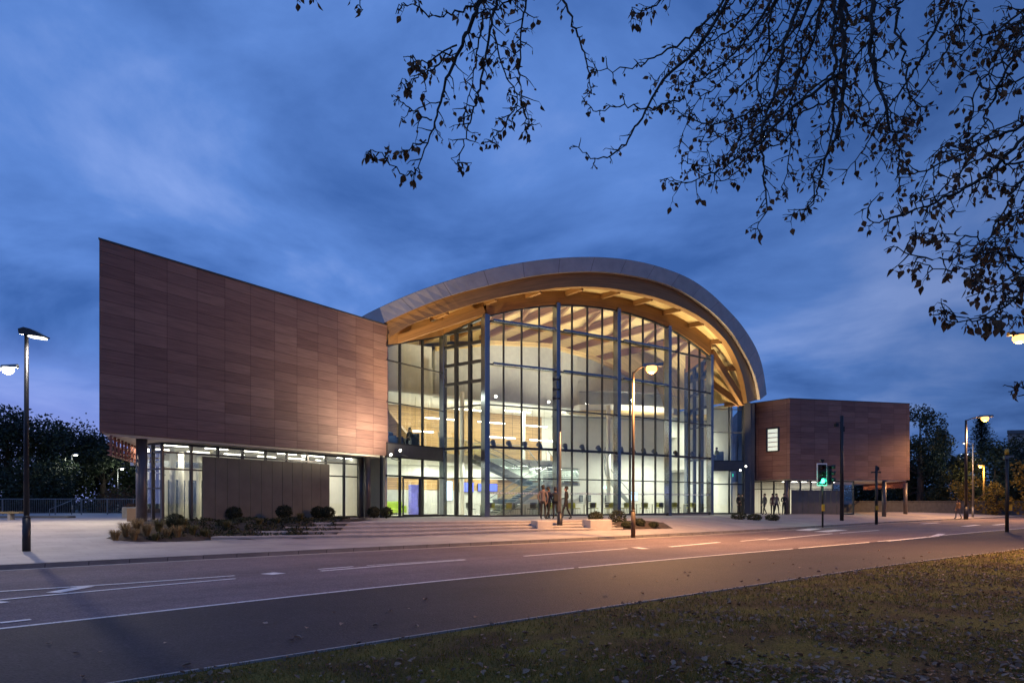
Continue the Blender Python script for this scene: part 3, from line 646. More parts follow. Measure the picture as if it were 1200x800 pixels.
Tc = resample(ext([rp(*p) for p in T_px], 1.7, 1.5), NR)
Fc = resample(ext([rp(*p) for p in F_px], 1.5, 1.5), NR)
Bc = resample(ext([rp(*p, .35) for p in B_px], 1.2, 1.2), NR)
def LW(c, dn=0, dz=0, n=None, sa=1.0): return [L3(p.x * sa, (p.y if n is None else n) + dn, p.z + dz) for p in c]
def back(c, n, sa, dz): return [L3(p.x * sa, n, p.z + dz) for p in c]
mb = MB(); mb.loft([LW(Tc, -.05, .03), LW(Tc, -4, .05), back(Tc, -14, .97, -.3), back(Tc, -30, .8, -2.5)], smooth=True); part(mb, 'roof', M['roof'])
mb = MB(); mb.loft([LW(Tc, -.3, .05), LW(Tc, 0, .02), LW(Fc, 0, 0), LW(Fc, -.4, .02)], smooth=False)
endp = [LW(Tc, -.3, .05)[-1], LW(Tc)[-1], LW(Fc)[-1], LW(Fc, -.4)[-1]]; mb.add(endp, [(0, 1, 2, 3)])
part(mb, 'fascia', M['fascia'])
mb = MB(); Fm = Fc; mb.loft([LW(Fc, -.3, .03), LW(Bc, .05, 0), LW(Bc, -.45, .0), LW(Bc, -.45, 1.0)], smooth=False)
part(mb, 'edge_beam', M['glulam'])
# soffit / timber ceiling
SO = .2
mb = MB(); mb.loft([LW(Bc, -.4, SO), [L3(p.x * .995, -3.5, p.z + SO + .05) for p in Bc], [L3(p.x * .98, -9, p.z + SO) for p in Bc], [L3(p.x * .95, -15, p.z + SO - .2) for p in Bc]], smooth=True); part(mb, 'timber_ceiling', M['ceil_t'])
def soz(a):
    for i in range(NR - 1):
        if Bc[i].x <= a <= Bc[i + 1].x:
            t = (a - Bc[i].x) / max(1e-6, Bc[i + 1].x - Bc[i].x); return lerp(Bc[i].z, Bc[i + 1].z, t) + SO
    return (Bc[0].z if a < 0 else Bc[-1].z) + SO
# facade plan
AH = 10.3
def fn(a): return .6 * (1 - (a / AH) ** 2)
def headz(a): return 14.85 - 1.85 * abs(a / AH) ** 2.1
K1, K2, K3, K4 = L(-11.45, -3.3), L(-AH, 0), L(AH, 0), L(11.45, -3.3)
TR = [(3.1, .07), (5.0, .16), (7.6, .08), (10.1, .11), (12.75, .12)]
bays = [-AH + i * AH / 2 for i in range(5)]
fz = empty
for b in range(4):
    a0, a1 = bays[b], bays[b + 1]
    p, q = L(a0, fn(a0)), L(a1, fn(a1))
    gwall('glazed_bay', p, q, .7, 15, [0.25, .5, .75], TR, .06, .16, zt=lambda f, a0=a0, a1=a1: headz(lerp(a0, a1, f)))
    # white manifestation band
    mb = MB(); pp, qq = L(a0, fn(a0) + .02), L(a1, fn(a1) + .02)
    for kk in range(26):
        f0, f1 = (kk + .12) / 26, (kk + .88) / 26; mb.add([(lerp(pp[0], qq[0], f0), lerp(pp[1], qq[1], f0), 2.12), (lerp(pp[0], qq[0], f1), lerp(pp[1], qq[1], f1), 2.12), (lerp(pp[0], qq[0], f1), lerp(pp[1], qq[1], f1), 2.2), (lerp(pp[0], qq[0], f0), lerp(pp[1], qq[1], f0), 2.2)], [(0, 1, 2, 3)])
    part(mb, 'glass_marking', M['wht'])
for i, a in enumerate(bays):
    x, y = L(a, fn(a) + .05); mb = MB(); h = headz(a) + .1
    mb.bev((x, y, (.6 + h) / 2), (.36 if i in (0,) else .30, .5, h - .6), math.atan2(AV[1], AV[0]), .02); part(mb, 'facade_column', M['col'])
# projecting horizontal tubes outside the two upper transoms
for zq in (10.1, 12.75):
    for b in range(3):
        a0, a1 = bays[b] + .35, bays[b + 1] - .35
        if headz(a1) < zq + .1 or headz(a0) < zq + .1: continue
        mb = MB(); mb.bar((*L(a0, fn(a0) + .35), zq), (*L(a1, fn(a1) + .35), zq), .16, .13)
        for f in (.05, .35, .65, .95): am = lerp(a0, a1, f); mb.bar((*L(am, fn(am) + .08), zq - .02), (*L(am, fn(am) + .36), zq - .02), .05, .05)
        part(mb, 'brace_tube', M['col'])
# angled return facet with broad timber-lined frame
gwall('return_glazing', K1, K2, .7, 13, [.0, .33, .66], [3.1, (5.0, .16), 7.6, (9.1, .2), (10.3, .2), (11.5, .2), (12.4, .2)], .2, .22, zt=lambda f: lerp(12.35, 13.0, f))
gwall('return_glazing', K3, K4, .7, 13, [.33, .66, 1], [3.1, (5.0, .16), 7.6, (9.1, .2), (10.3, .2), (11.5, .2)], .2, .22, zt=lambda f: lerp(13.0, 12.35, f))
K1c = Vector((*K1, 0)); mb = MB(); mb.bev((K1[0], K1[1], 6.6), (.34, .4, 12.2), R(55), .02); part(mb, 'facade_column', M['col'])
mb = MB(); mb.bev((K4[0], K4[1], 6.6), (.34, .4, 12.2), R(20), .02); part(mb, 'facade_column', M['col'])
# side glazing with entrance
SL0, SL1 = (-7.35, 39.85), K1
sf = lambda u: hit(u, SL0, SL1)
side = gwall('side_glazing', SL0, SL1, 5.0, 12, [f for f in (sf(468.5), sf(495)) if 0 < f < 1] + [1], [(7.45, .06), (9.9, .06)], .09, .16, zt=lambda f: lerp(10.75, 12.35, f))
gwall('entrance_glazing', SL0, SL1, .7, 4.3, [sf(447), sf(468.5), sf(495), 1], [(3.15, .1)], .1, .16)
mb = MB(); mb.bar((*SL0, 4.65), (*SL1, 4.65), .3, .72); part(mb, 'floor_band', M['slab'])
dd = Vector((SL1[0] - SL0[0], SL1[1] - SL0[1], 0)); dl = dd.length; dd.normalize(); dn = Vector((dd.y, -dd.x, 0))
def sp(u, o=0): f = sf(u) * dl; return Vector((*SL0, 0)) + dd * f + dn * o
for ua, ub in [(471, 490), (491, 512)]:
    a, b = sp(ua, .1), sp(ub, .1); mb = MB()
    for q in (a, b): mb.bar((q.x, q.y, .74), (q.x, q.y, 3.05), .09, .06, up=Vector((0, 1, 0)))
    mb.bar((a.x, a.y, 3.05), (b.x, b.y, 3.05), .06, .1); mb.bar((a.x, a.y, .8), (b.x, b.y, .8), .06, .1)
    do = part(mb, 'door', M['frame']); mb = MB(); c = a.lerp(b, .86 if ua < 480 else .14) + dn * .08; mb.tube([(c.x, c.y, 1.3), (c.x, c.y, 2.2)], .02, 8); part(mb, 'handle', M['gpole'], do)
SR0, SR1 = K4, L(16.1, -1.35)
gwall('side_glazing', SR0, SR1, 5.0, 12, [0.02, .4, .75, 1], [(7.45, .06), (9.4, .06)], .09, .16, zt=lambda f: lerp(12.35, 10.1, f))
gwall('entrance_glazing', SR0, SR1, .6, 4.3, [.02, .4, .75, 1], [(3.1, .1)], .1, .16)
mb = MB(); mb.bar((*SR0, 4.65), (*SR1, 4.65), .3, .72); part(mb, 'floor_band', M['slab'])
x, y = (872 - 600) / F * 58.6, 58.6
mb = MB(); mb.bev((x + .15, y, 5.2), (.62, .6, 9.8), R(10), .03); part(mb, 'column', M['slab'])
mb = MB(); mb.bev((x + .6, y + 1.3, 5.2), (.8, 1.6, 9.9), R(10), .03); part(mb, 'end_wall', M['slab'])
# timber head beam between glass head and soffit
def headbeam(pq, hz, thick=.34, n=10):
    (p, q) = pq; top = []; bot = []; dx, dy = q[0] - p[0], q[1] - p[1]; l = math.hypot(dx, dy); nx, ny = dy / l * thick / 2, -dx / l * thick / 2
    o = [[], [], [], []]
    for i in range(n + 1):
        f = i / n; x, y = lerp(p[0], q[0], f), lerp(p[1], q[1], f); a, _ = toL(x, y); z0 = hz(f); z1 = max(z0 + .1, soz(a) + .12)
        o[0].append((x - nx, y - ny, z1)); o[1].append((x + nx, y + ny, z1)); o[2].append((x + nx, y + ny, z0)); o[3].append((x - nx, y - ny, z0))
    mb = MB(); mb.loft([o[1], o[2], o[3], o[0]]); part(mb, 'head_beam', M['glulam'])
for b in range(4):
    a0, a1 = bays[b], bays[b + 1]; headbeam((L(a0, fn(a0)), L(a1, fn(a1))), lambda f, a0=a0, a1=a1: headz(lerp(a0, a1, f)))
headbeam((K1, K2), lambda f: lerp(12.35, 13.0, f)); headbeam((K3, K4), lambda f: lerp(13.0, 12.35, f))
headbeam((SL0, SL1), lambda f: lerp(10.75, 12.35, f)); headbeam((SR0, SR1), lambda f: lerp(12.35, 10.1, f))
# rafters and strut beams in the eaves
def uvbar(mb, a, b, w, h):
    a, b = Vector(a), Vector(b); d_ = (b - a); ln = d_.length; d_.normalize(); x = d_.cross(Vector((0, 0, 1))).normalized(); y = x.cross(d_)
    c = [(-1, -1), (1, -1), (1, 1), (-1, 1)]
    vs = [p + x * sx * w / 2 + y * sy * h / 2 for p in (a, b) for sx, sy in c]; fs = [(0, 1, 2, 3), (7, 6, 5, 4)]; uv = [[(0, 0), (w, 0), (w, h), (0, h)]] * 2
    for i in range(4): j = (i + 1) % 4; fs.append((i, i + 4, j + 4, j)); uv.append([(0, i), (ln, i), (ln, i + h), (0, i + h)])
    mb.add(vs, fs, 0, uv)
for a in (-13.2, -10.3, -7.4, -4.4, -1.4, 1.6, 4.6, 7.6, 10.3, 12.9, 14.6):
    n0 = nb(a) - .75; n1 = fn(a) if abs(a) < AH else lerp(-.2, -2.2, (abs(a) - AH) / 5)
    mb = MB(); uvbar(mb, L3(a + .15, n0, soz(a + .15) - .14), L3(a - .1, n1, soz(a - .1) - .16), .2, .34); part(mb, 'rafter', M['glulam'])
tipR = L3(Bc[-1].x + .1, Bc[-1].y - .5, Bc[-1].z + .1)
mb = MB(); a_, n_ = toL(*K3); uvbar(mb, L3(AH + .1, .05, headz(AH) + .35), tipR, .32, .6); part(mb, 'strut_beam', M['glulam'])
mb = MB(); uvbar(mb, L3(AH + 1.3, -3.2, 12.8), tipR + Vector((-.1, .2, -.1)), .3, .5); part(mb, 'strut_beam', M['glulam'])
tipL = L3(Bc[1].x, Bc[1].y - .3, Bc[1].z + .3)
mb = MB(); uvbar(mb, L3(-AH - .1, .05, headz(AH) + .35), tipL, .3, .45); part(mb, 'strut_beam', M['glulam'])
# ceiling beams inside
for a in (-9, -6, -3, 0, 3, 6, 9):
    mb = MB(); uvbar(mb, L3(a, -.3, soz(a) - .25), L3(a * .92, -13, soz(a * .95) - .3), .26, .5)
    uvbar(mb, L3(a, -.3, soz(a) - .2), L3(a + 2.6, -6, soz(min(11, a + 2.6)) - .25), .18, .35); part(mb, 'ceiling_beam', M['glulam'])

# ------------------------------------------------------------------ interior
def lbox(mb, a0, a1, n0, n1, z0, z1, m=0):
    mb.prism([L(a0, n1), L(a0, n0), L(a1, n0), L(a1, n1)][::-1] if False else [L(a0, n1), L(a1, n1), L(a1, n0), L(a0, n0)], z0, z1, m)
mb = MB(); mb.prism([L(-15.8, -1.6), K1, K2, L(-5.15, fn(5.15)), L(0, .6), L(5.15, fn(5.15)), K3, K4, L(16, -1.6), L(19, -14), L(-19, -14)], .3, .703); part(mb, 'floor', M['floor'])
mb = MB(); lbox(mb, -20, 20, -14.2, -14, .7, 12.5); part(mb, 'inner_wall', M['white'])
mb = MB(); lbox(mb, -15.95, -15.8, -14, -2.2, .7, 10.2); part(mb, 'inner_wall', M['white'])
mb = MB(); lbox(mb, 15.9, 16.1, -14, -2.4, .7, 10); part(mb, 'inner_wall', M['white'])
# gallery floor (first floor), round-fronted
def gallery(poly_, z0, z1, m): mb = MB(); mb.prism(poly_, z0, z1); return part(mb, 'gallery_floor', m)
gallery([L(-15.75, -1.9), L(-11.6, -3.6), L(-10.2, -6.2), L(-7.2, -7.4), L(-7.2, -13.9), L(-15.75, -13.9)], 4.35, 5.0, M['white'])
gallery([L(-7.2, -9.2), L(12, -9.2), L(12, -13.9), L(-7.2, -13.9)], 4.5, 5.0, M['white'])
gallery([L(12, -5), L(11.7, -3.7), L(15.8, -1.9), L(15.8, -13.9), L(12, -13.9)], 4.35, 5.0, M['white'])
# timber lining at first floor level and white bulkhead above
mb = MB(); mb.prism([L(-15.7, -13.8), L(4, -13.8), L(4, -13.6), L(-15.7, -13.6)][::-1], 5.0, 9.2); part(mb, 'timber_wall', M['slat'])
mb = MB(); mb.prism([L(-11.2, -13.7), L(-11.0, -13.7), L(-11.0, -7.6), L(-11.2, -7.6)], 5.0, [9.2, 9.2, 5.4, 5.4]); part(mb, 'timber_wall', M['slat'])
mb = MB(); mb.prism([L(-9.5, -8.2), L(-5, -7.6), L(0, -7.4), L(5, -7.6), L(9.5, -8.2), L(9.5, -8.6), L(5, -8.0), L(0, -7.8), L(-5, -8.0), L(-9.5, -8.6)], 9.2, [12.6, 13.5, 13.9, 13.5, 12.6] * 1 + [12.6, 13.5, 13.9, 13.5, 12.6]); part(mb, 'bulkhead', M['grey'])
mb = MB()
rim = [(-9.5, -8.1, 12.6), (-5, -7.5, 13.5), (0, -7.3, 13.9), (5, -7.5, 13.5), (9.5, -8.1, 12.6)]
for i in range(4): uvbar(mb, L3(*rim[i]), L3(*rim[i + 1]), .4, .3)
part(mb, 'timber_rim', M['ceil_t'])
mb = MB(); lbox(mb, -15.7, 12, -13.9, -7.9, 9.2, 9.35); part(mb, 'gallery_ceiling', M['white'])
mb = MB(); lbox(mb, -15.7, -9.6, -8.8, -8.5, 9.3, 12.8); part(mb, 'inner_wall', M['white'])
mb = MB(); lbox(mb, 9.6, 15.9, -8.8, -8.5, 7.6, 12.6); part(mb, 'inner_wall', M['white'])
# big pale wall on the right half
mb = MB(); mb.prism([L(2.0, -9.0), L(5, -8.0), L(9, -6.9), L(12, -6.0), L(12, -6.3), L(9, -7.2), L(5, -8.3), L(2.0, -9.3)], .7, 8.6); part(mb, 'curved_wall', M['white'])
mb = MB(); mb.prism([L(1.9, -8.9), L(5, -7.85), L(9, -6.75), L(12, -5.85), L(12, -6.35), L(9, -7.25), L(5, -8.35), L(1.9, -9.4)], 8.6, 8.75); part(mb, 'wall_capping', M['grey'])
ug = [L(2.6, -6.6), L(4.6, -5.1), L(7.5, -4.1), L(10.5, -3.9), L(12, -4.6), L(12, -8.2), L(3, -8.8)]
mb = MB(); mb.prism(ug, 8.95, 9.4); ugo = part(mb, 'upper_gallery', M['white'])
mb = MB(); mb.prism([(lerp(p[0], ug[2][0], .03), lerp(p[1], ug[2][1], .03)) for p in ug], 8.86, 8.945); part(mb, 'timber_underside', M['ceil_t'], ugo)
mb = MB()
for i in range(4): mb.add([(*ug[i], 9.4), (*ug[i + 1], 9.4), (*ug[i + 1], 10.4), (*ug[i], 10.4)], [(0, 1, 2, 3)])
part(mb, 'glass_guard', M['balu'], ugo); mb = MB(); mb.tube([(*p, 10.42) for p in ug[:5]], .03, 8); part(mb, 'handrail', M['gpole'], ugo)
# ground floor back: timber band, counter, servery
mb = MB(); mb.prism([L(-15.6, -10.2), L(-3, -10.2), L(-3, -10.0), L(-15.6, -10.0)][::-1], 2.5, 3.4); part(mb, 'timber_wall', M['slat'])
mb = MB(); lbox(mb, -15.6, -3, -10.15, -10.02, .7, 2.5); part(mb, 'inner_wall', M['grey'])
mb = MB(); lbox(mb, -15.6, 2, -10.25, -10.05, 3.4, 4.5); part(mb, 'inner_wall', M['white'])
mb = MB(); lbox(mb, -2.8, 2, -10.6, -10.5, .7, 3.4); part(mb, 'timber_wall', M['slat'])
mb = MB(); lbox(mb, -6.0, 1.6, -6.6, -5.9, .7, 1.75); lbox(mb, -6.1, 1.7, -6.7, -5.8, 1.75, 1.81)
o = mb.build('cafe_counter', M['wht']); tag(o, 'long white cafe counter behind the second glazed bay', 'counter')
# stair: landing, flights
stc = empty('staircase', (*L(-3, -7), .7), 'pale staircase with glass sides turning at a landing behind the glass', 'staircase')
def flight(p0, p1, w, n, name='flight'):
    p0, p1 = Vector(p0), Vector(p1); d_ = Vector((p1.x - p0.x, p1.y - p0.y, 0)); ln = d_.length; d_.normalize(); s_ = Vector((-d_.y, d_.x, 0)); ang = math.atan2(d_.y, d_.x)
    mb = MB()
    for i in range(n):
        c = p0.lerp(p1, (i + .5) / n); mb.box((c.x, c.y, c.z), (ln / n * 1.05, w - .1, .05), ang)
    for k_ in (-1, 1): mb.bar(p0 + s_ * k_ * w / 2 - Vector((0, 0, .12)), p1 + s_ * k_ * w / 2 - Vector((0, 0, .12)), .05, .34)
    fo = mb.build(name, M['grey'], stc)
    for k_ in (-1, 1):
        a, b = p0 + s_ * k_ * w / 2, p1 + s_ * k_ * w / 2
        g = MB(); g.add([a + Vector((0, 0, .1)), b + Vector((0, 0, .1)), b + Vector((0, 0, 1.05)), a + Vector((0, 0, 1.05))], [(0, 1, 2, 3)]); g.build('glass_side', M['balu'], fo)
        h = MB(); h.tube([a + Vector((0, 0, 1.08)), b + Vector((0, 0, 1.08))], .03, 8); h.build('handrail', M['gpole'], fo)
M['grey'] = mat('stair_grey', (.2, .21, .2), .5)
flight(L3(-2.6, -6.4, 3.05), L3(-7.3, -7.0, 5.0), 1.5, 12)
flight(L3(-6.6, -5.0, .7), L3(-2.4, -4.9, 3.05), 1.4, 14)
flight(L3(.5, -7.3, 3.05), L3(.5, -9.6, 5.0), 2.0, 12)
mb = MB(); mb.prism([L(-2.7, -4.2), L(-1.2, -3.9), L(.5, -4.2), L(1.5, -5.2), L(1.6, -7.4), L(-2.7, -7.4)], 2.85, 3.06); mb.build('landing', M['grey'], stc)
mb = MB(); pl = [L(-2.3, -4.2), L(-1.2, -3.95), L(.5, -4.25), L(1.45, -5.2), L(1.55, -7.3)]
mb.loft([[(*p, 3.06) for p in pl], [(*p, 4.1) for p in pl]]); go = mb.build('glass_guard', M['balu'], stc)
mb = MB(); mb.tube([(*p, 4.12) for p in pl], .03, 8); mb.build('handrail', M['gpole'], go)
mb = MB()
gp = [L(-11.6, -3.7), L(-10.2, -6.3), L(-7.3, -7.5), L(-7.2, -9.2), L(-.6, -9.2)]
for i in range(4): mb.add([(*gp[i], 5.0), (*gp[i + 1], 5.0), (*gp[i + 1], 6.1), (*gp[i], 6.1)], [(0, 1, 2, 3)])
gb = part(mb, 'gallery_balustrade', M['balu']); mb = MB(); mb.tube([(*p, 6.12) for p in gp], .03, 8); part(mb, 'handrail', M['gpole'], gb)
mb = MB(); cs = []
for i in range(15):
    t = R(200 + i * 11); cs.append(L3(4.6 + 1.5 * math.cos(t) + 1.2, -6.3 + 1.5 * math.sin(t) * .8 + 1.2, 5.0 - i * .29))
for i in range(14): mb.bar(cs[i], cs[i + 1], .06, .32)
sp_ = mb.build('curved_stringer', M['grey'], stc); mb = MB(); mb.tube([c_ + Vector((0, 0, 1.0)) for c_ in cs], .03, 8); mb.build('handrail', M['gpole'], sp_)
# interior columns
for a, n in [(-8.8, -5.5), (0.2, -11), (3.9, -4.6)]:
    mb = MB(); mb.lathe((*L(a, n), 0), [(.16, .7), (.16, 9.2)], 16); part(mb, 'inner_column', M['white'])

# linear lamps hung under the gallery ceiling
def linlamp(p, q, lab):
    o = MB(); p, q = Vector(p), Vector(q); o.bar(p, q, .12, .07); e = empty('linear_lamp', ((p + q) / 2), lab, 'lamp', 'linear lamps above the gallery')
    o.build('light_bar', M['strip'], e); w = MB()
    for f in (.1, .9): c = p.lerp(q, f); w.tube([c, (c.x, c.y, 9.2)], .008, 5)
    w.build('wire', M['pole'], e)
ll = [(577, 483, -9), (570, 494.5, -10), (592, 481.5, -9), (594, 512.5, -8.6), (626, 499, -9), (636, 516, -9), (558, 494, -11), (520, 490.5, -10), (552, 479, -9), (662, 489, -9.5), (672, 503, -9.5), (693, 520, -9.2), (706, 492, -10), (706, 506, -10), (700, 520, -11), (503, 505.5, -9.5), (488, 505, -8.5)]
bay_words = ['under the left end of the roof', 'in the first glazed bay', 'in the second glazed bay', 'in the third glazed bay']
seen_l = {}
for i, (u, v, n) in enumerate([(606, 482, -9), (576, 495, -10), (588, 512.5, -8.8), (626, 499, -9), (636, 516, -9), (516, 490.5, -10.5), (549, 480, -9.5), (667, 489, -9.5), (670, 503, -9.5), (688, 520, -9.2), (703, 492, -11), (708, 506, -11), (496, 505.5, -9)]):
    # intersect column u with plane n
    k_ = (u - 600) / F; Y = ((CX * NV[0] + CY * NV[1]) + n) / (k_ * NV[0] + NV[1]); x = k_ * Y; z = H + (VH - v) / F * Y
    hl = 1.25 if i < 10 else .8
    linlamp((x - AV[0] * hl, Y - AV[1] * hl, z), (x + AV[0] * hl, Y + AV[1] * hl, z), ['uppermost long linear lamp in the first glazed bay', 'linear lamp crossing the tall blue corner column', 'lowest left linear lamp in the first glazed bay', 'middle right linear lamp in the first glazed bay', 'lowest right linear lamp in the first glazed bay', 'linear lamp seen through the narrow return glazing', 'short linear lamp just left of the tall corner column', 'uppermost linear lamp in the second glazed bay', 'middle linear lamp in the second glazed bay', 'lowest linear lamp in the second glazed bay', 'upper short linear lamp at the right of the second bay', 'lower short linear lamp at the right of the second bay', 'linear lamp low above the armchairs in the side glazing'][i])
# spot lamps on the beam behind the glass
def spotlamp(p, lab, face=(0, -1, -.3), lit=True, s=1.0):
    e = empty('spotlight', p, lab, 'spotlight', 'spotlights around the glass front')
    p = Vector(p); d_ = Vector(face).normalized()
    mb = MB(); mb.tube([p - d_ * .16 * s, p, p + d_ * .12 * s], [.06 * s, .1 * s, .12 * s], 12); mb.build('housing', M['black'], e)
    mb = MB(); mb.box(p + Vector((0, 0, -.13 * s)), (.06, .06, .2 * s)); mb.build('bracket', M['pole'], e)
    if lit:
        mb = MB(); mb.tube([p + d_ * .121 * s, p + d_ * .128 * s], .1 * s, 12); mb.build('lens', M['led'], e)
k = 0
for b, labs in [(0, ['dark spotlight on the beam, first of the first glazed bay', 'dark spotlight on the beam, second of the first glazed bay', 'dark spotlight on the beam, third of the first glazed bay', 'dark spotlight on the beam, fourth of the first glazed bay']), (1, ['dark spotlight on the beam at the left of the second bay', 'dark spotlight on the beam at the middle of the second bay', 'dark spotlight on the beam at the right of the second bay']), (2, ['dark spotlight on the beam at the left of the third bay', 'dark spotlight on the beam left of the orange lamp pole', 'dark spotlight on the beam right of the orange lamp pole', 'dark spotlight on the beam at the right of the third bay']), (3, ['dark spotlight on the beam at the left of the last bay', 'dark spotlight on the beam at the middle of the last bay'])]:
    for i, lab in enumerate(labs):
        a = lerp(bays[b], bays[b + 1], (i + .7) / (len(labs) + .6)); spotlamp(L3(a, fn(a) - .35, 5.25), lab, (NV[0] * -.3 + random.uniform(-.3, .3), .6, .6), False, 1.5)
for (u, v, n), lab in zip([(581, 464.5, -7), (643, 471, -7), (699, 477, -7)], ['bright spotlight in the first glazed bay under the bulkhead', 'bright spotlight beside the second column under the bulkhead', 'bright spotlight in the second glazed bay under the bulkhead']):
    k_ = (u - 600) / F; Y = ((CX * NV[0] + CY * NV[1]) + n) / (k_ * NV[0] + NV[1]); spotlamp((k_ * Y, Y, H + (VH - v) / F * Y), lab, (-k_, -1, -.1), True, 1.1)
# furniture
chair_g = mat('lime_seat', (.34, .33, .05), .5, var=.1); chair_w = mat('white_seat', (.6, .6, .57), .5, var=.05); chair_d = mat('dark_seat', (.06, .05, .045), .5); chair_b = mat('blue_upholstery', (.03, .07, .16), .8); sofa_g = mat('lime_upholstery', (.30, .42, .04), .8); steel = mat('steel_leg', (.35, .35, .34), .35, .8)
def make_chair(m):
    e = empty('cafe_chair', (0, 0, 0), 'cafe chair', 'chair')
    mb = MB(); mb.bev((0, 0, .45), (.44, .44, .05), 0, .02); mb.build('seat', m, e)
    mb = MB(); mb.loft([[(-.22, .22, .5), (0, .25, .5), (.22, .22, .5)], [(-.22, .25, .85), (0, .29, .87), (.22, .25, .85)]]); mb.loft([[(-.22, .25, .5), (0, .28, .5), (.22, .25, .5)], [(-.22, .28, .85), (0, .32, .87), (.22, .28, .85)]][::-1]); mb.build('backrest', m, e)
    for sx in (-1, 1):
        for sy in (-1, 1): mb = MB(); mb.tube([(sx * .17, sy * .17, .43), (sx * .22, sy * .22, 0)], .013, 6); mb.build('leg', steel, e)
    return e
def make_table():
    e = empty('cafe_table', (0, 0, 0), 'cafe table', 'table')
    mb = MB(); mb.bev((0, 0, .735), (.8, .8, .035), 0, .015); mb.build('table_top', M['wht'], e)
    mb = MB(); mb.tube([(0, 0, .72), (0, 0, .02)], .035, 10); mb.build('pedestal', steel, e)
    mb = MB(); mb.lathe((0, 0, 0), [(.25, 0), (.25, .015), (.05, .03)], 16); mb.build('base', steel, e)
    return e
protos = {}
bw = ['first', 'second', 'third', 'last']; cw = {'g': 'lime green', 'w': 'white', 'd': 'dark'}
rr = random.Random(5); tproto = None
for b in range(4):
    for i, f in enumerate((.16, .5, .84)):
        a = lerp(bays[b], bays[b + 1], f); n = -1.9 - .3 * (i % 2)
        if tproto is None: tproto = t = make_table()
        else: t = copy_tree(tproto)
        t.location = L3(a, n, .705); t.rotation_euler = (0, 0, R(34 + rr.uniform(-6, 6)))
        tag(t, 'square white cafe table at the %s of the %s glazed bay' % (['left', 'middle', 'right'][i], bw[b]), 'table', 'cafe tables behind the glass front')
        for j, (da, dn_, rot) in enumerate([(-.7, 0, 90), (.7, 0, -90), (0, .72, 0), ]):
            c = rr.choice('gggdd') if b else rr.choice('gddd')
            if c not in protos: protos[c] = ch = make_chair({'g': chair_g, 'w': chair_w, 'd': chair_d}[c])
            else: ch = copy_tree(protos[c])
            ch.location = L3(a + da, n + dn_, .705); ch.rotation_euler = (0, 0, R(34 + rot + 180 * (j == 2) + 0 + rr.uniform(-12, 12)))
            tag(ch, '%s cafe chair %s the %s white table of the %s glazed bay' % (cw[c], ['left of', 'right of', 'windowside at'][j], ['left', 'middle', 'right'][i], bw[b]), 'chair', 'cafe chairs behind the glass front')
def sofa(loc, rz, w, m, lab, z):
    e = empty('sofa' if w > 1.2 else 'armchair', (loc[0], loc[1], z), lab, 'sofa' if w > 1.2 else 'armchair', None if w > 1.2 else 'blue armchairs upstairs', rz)
    Mx = Matrix.Translation((loc[0], loc[1], z)) @ Matrix.Rotation(rz, 4, 'Z')
    def bb(name, c, d_, mm=m): mb = MB(); mb.bev(Mx @ Vector(c), d_, rz, .05); mb.build(name, mm, e)
    bb('seat', (0, 0, .3), (w, .75, .3)); bb('backrest', (0, .4, .55), (w + .2, .18, .8)); bb('arm', (-w / 2 - .06, 0, .4), (.14, .8, .5)); bb('arm', (w / 2 + .06, 0, .4), (.14, .8, .5))
    for sx in (-1, 1): bb('leg', (sx * w * .42, -.3, .07), (.05, .05, .16), steel); bb('leg', (sx * w * .42, .3, .07), (.05, .05, .16), steel)
sofa(L(-13.6, -9.3), R(34), 4.2, sofa_g, 'long lime green sofa against the lobby wall behind the entrance', .703)
sofa(L(-14.9, -3.2), R(70), .75, chair_b, 'blue armchair upstairs right beside the left wing', 5.0)
sofa(L(-13.7, -3.6), R(-30), .75, chair_b, 'blue armchair upstairs with a person sitting in it', 5.0)
def screen(a, n, z, w, h, m, lab, name='screen', cat='screen', grp=None):
    e = empty(name, L3(a, n, z), lab, cat, grp); mb = MB(); ang = math.atan2(AV[1], AV[0]); mb.bev((*L(a, n), z), (w, .08, h), ang, .01); mb.build('casing', M['black'], e)
    mb = MB(); q = L(a, n + .045); mb.box((*q, z), (w - .06, .006, h - .06), ang); mb.build('display', m, e)
screen(-7.6, -9.9, 2.45, .9, 1.5, M['screen2'], 'pale blue lit screen left of the menu screens', grp='lit screens behind the counter')
screen(-5.9, -9.9, 2.75, 1.3, .75, M['screen'], 'deep blue lit screen, left of two behind the counter', grp='lit screens behind the counter')
screen(-4.0, -9.9, 2.75, 1.8, .6, M['screen'], 'deep blue wide lit screen, right of two behind the counter', grp='lit screens behind the counter')
screen(8.2, -6.3, 2.1, 1.0, .8, M['screen2'], 'pale blue lit screen on the white wall in the last bay', grp='lit screens behind the counter')
for a, lab in [(4.0, 'left framed picture on the white curved wall'), (4.7, 'middle framed picture on the white curved wall'), (6.3, 'right framed picture on the white curved wall')]:
    n = lerp(-7.85, -6.75, (a - 5) / 4) + .05; e = empty('picture', L3(a, n, 1.9), lab, 'picture', 'pictures on the white wall'); mb = MB(); mb.bev((*L(a, n), 1.9), (.5, .04, .55), math.atan2(AV[1], AV[0]) + .25, .008); mb.build('picture_frame', M['black'], e); mb = MB(); mb.box((*L(a, n + .03), 1.9), (.38, .01, .43), math.atan2(AV[1], AV[0]) + .25); mb.build('print', M['grey'], e)
mb = MB(); mb.bev((*L(-11.6, -7.2), 1.75), (.9, .05, 2.1), math.atan2(AV[1], AV[0]), .01); tag(mb.build('banner', M['poster']), 'tall violet blue banner stand behind the entrance doors', 'banner')
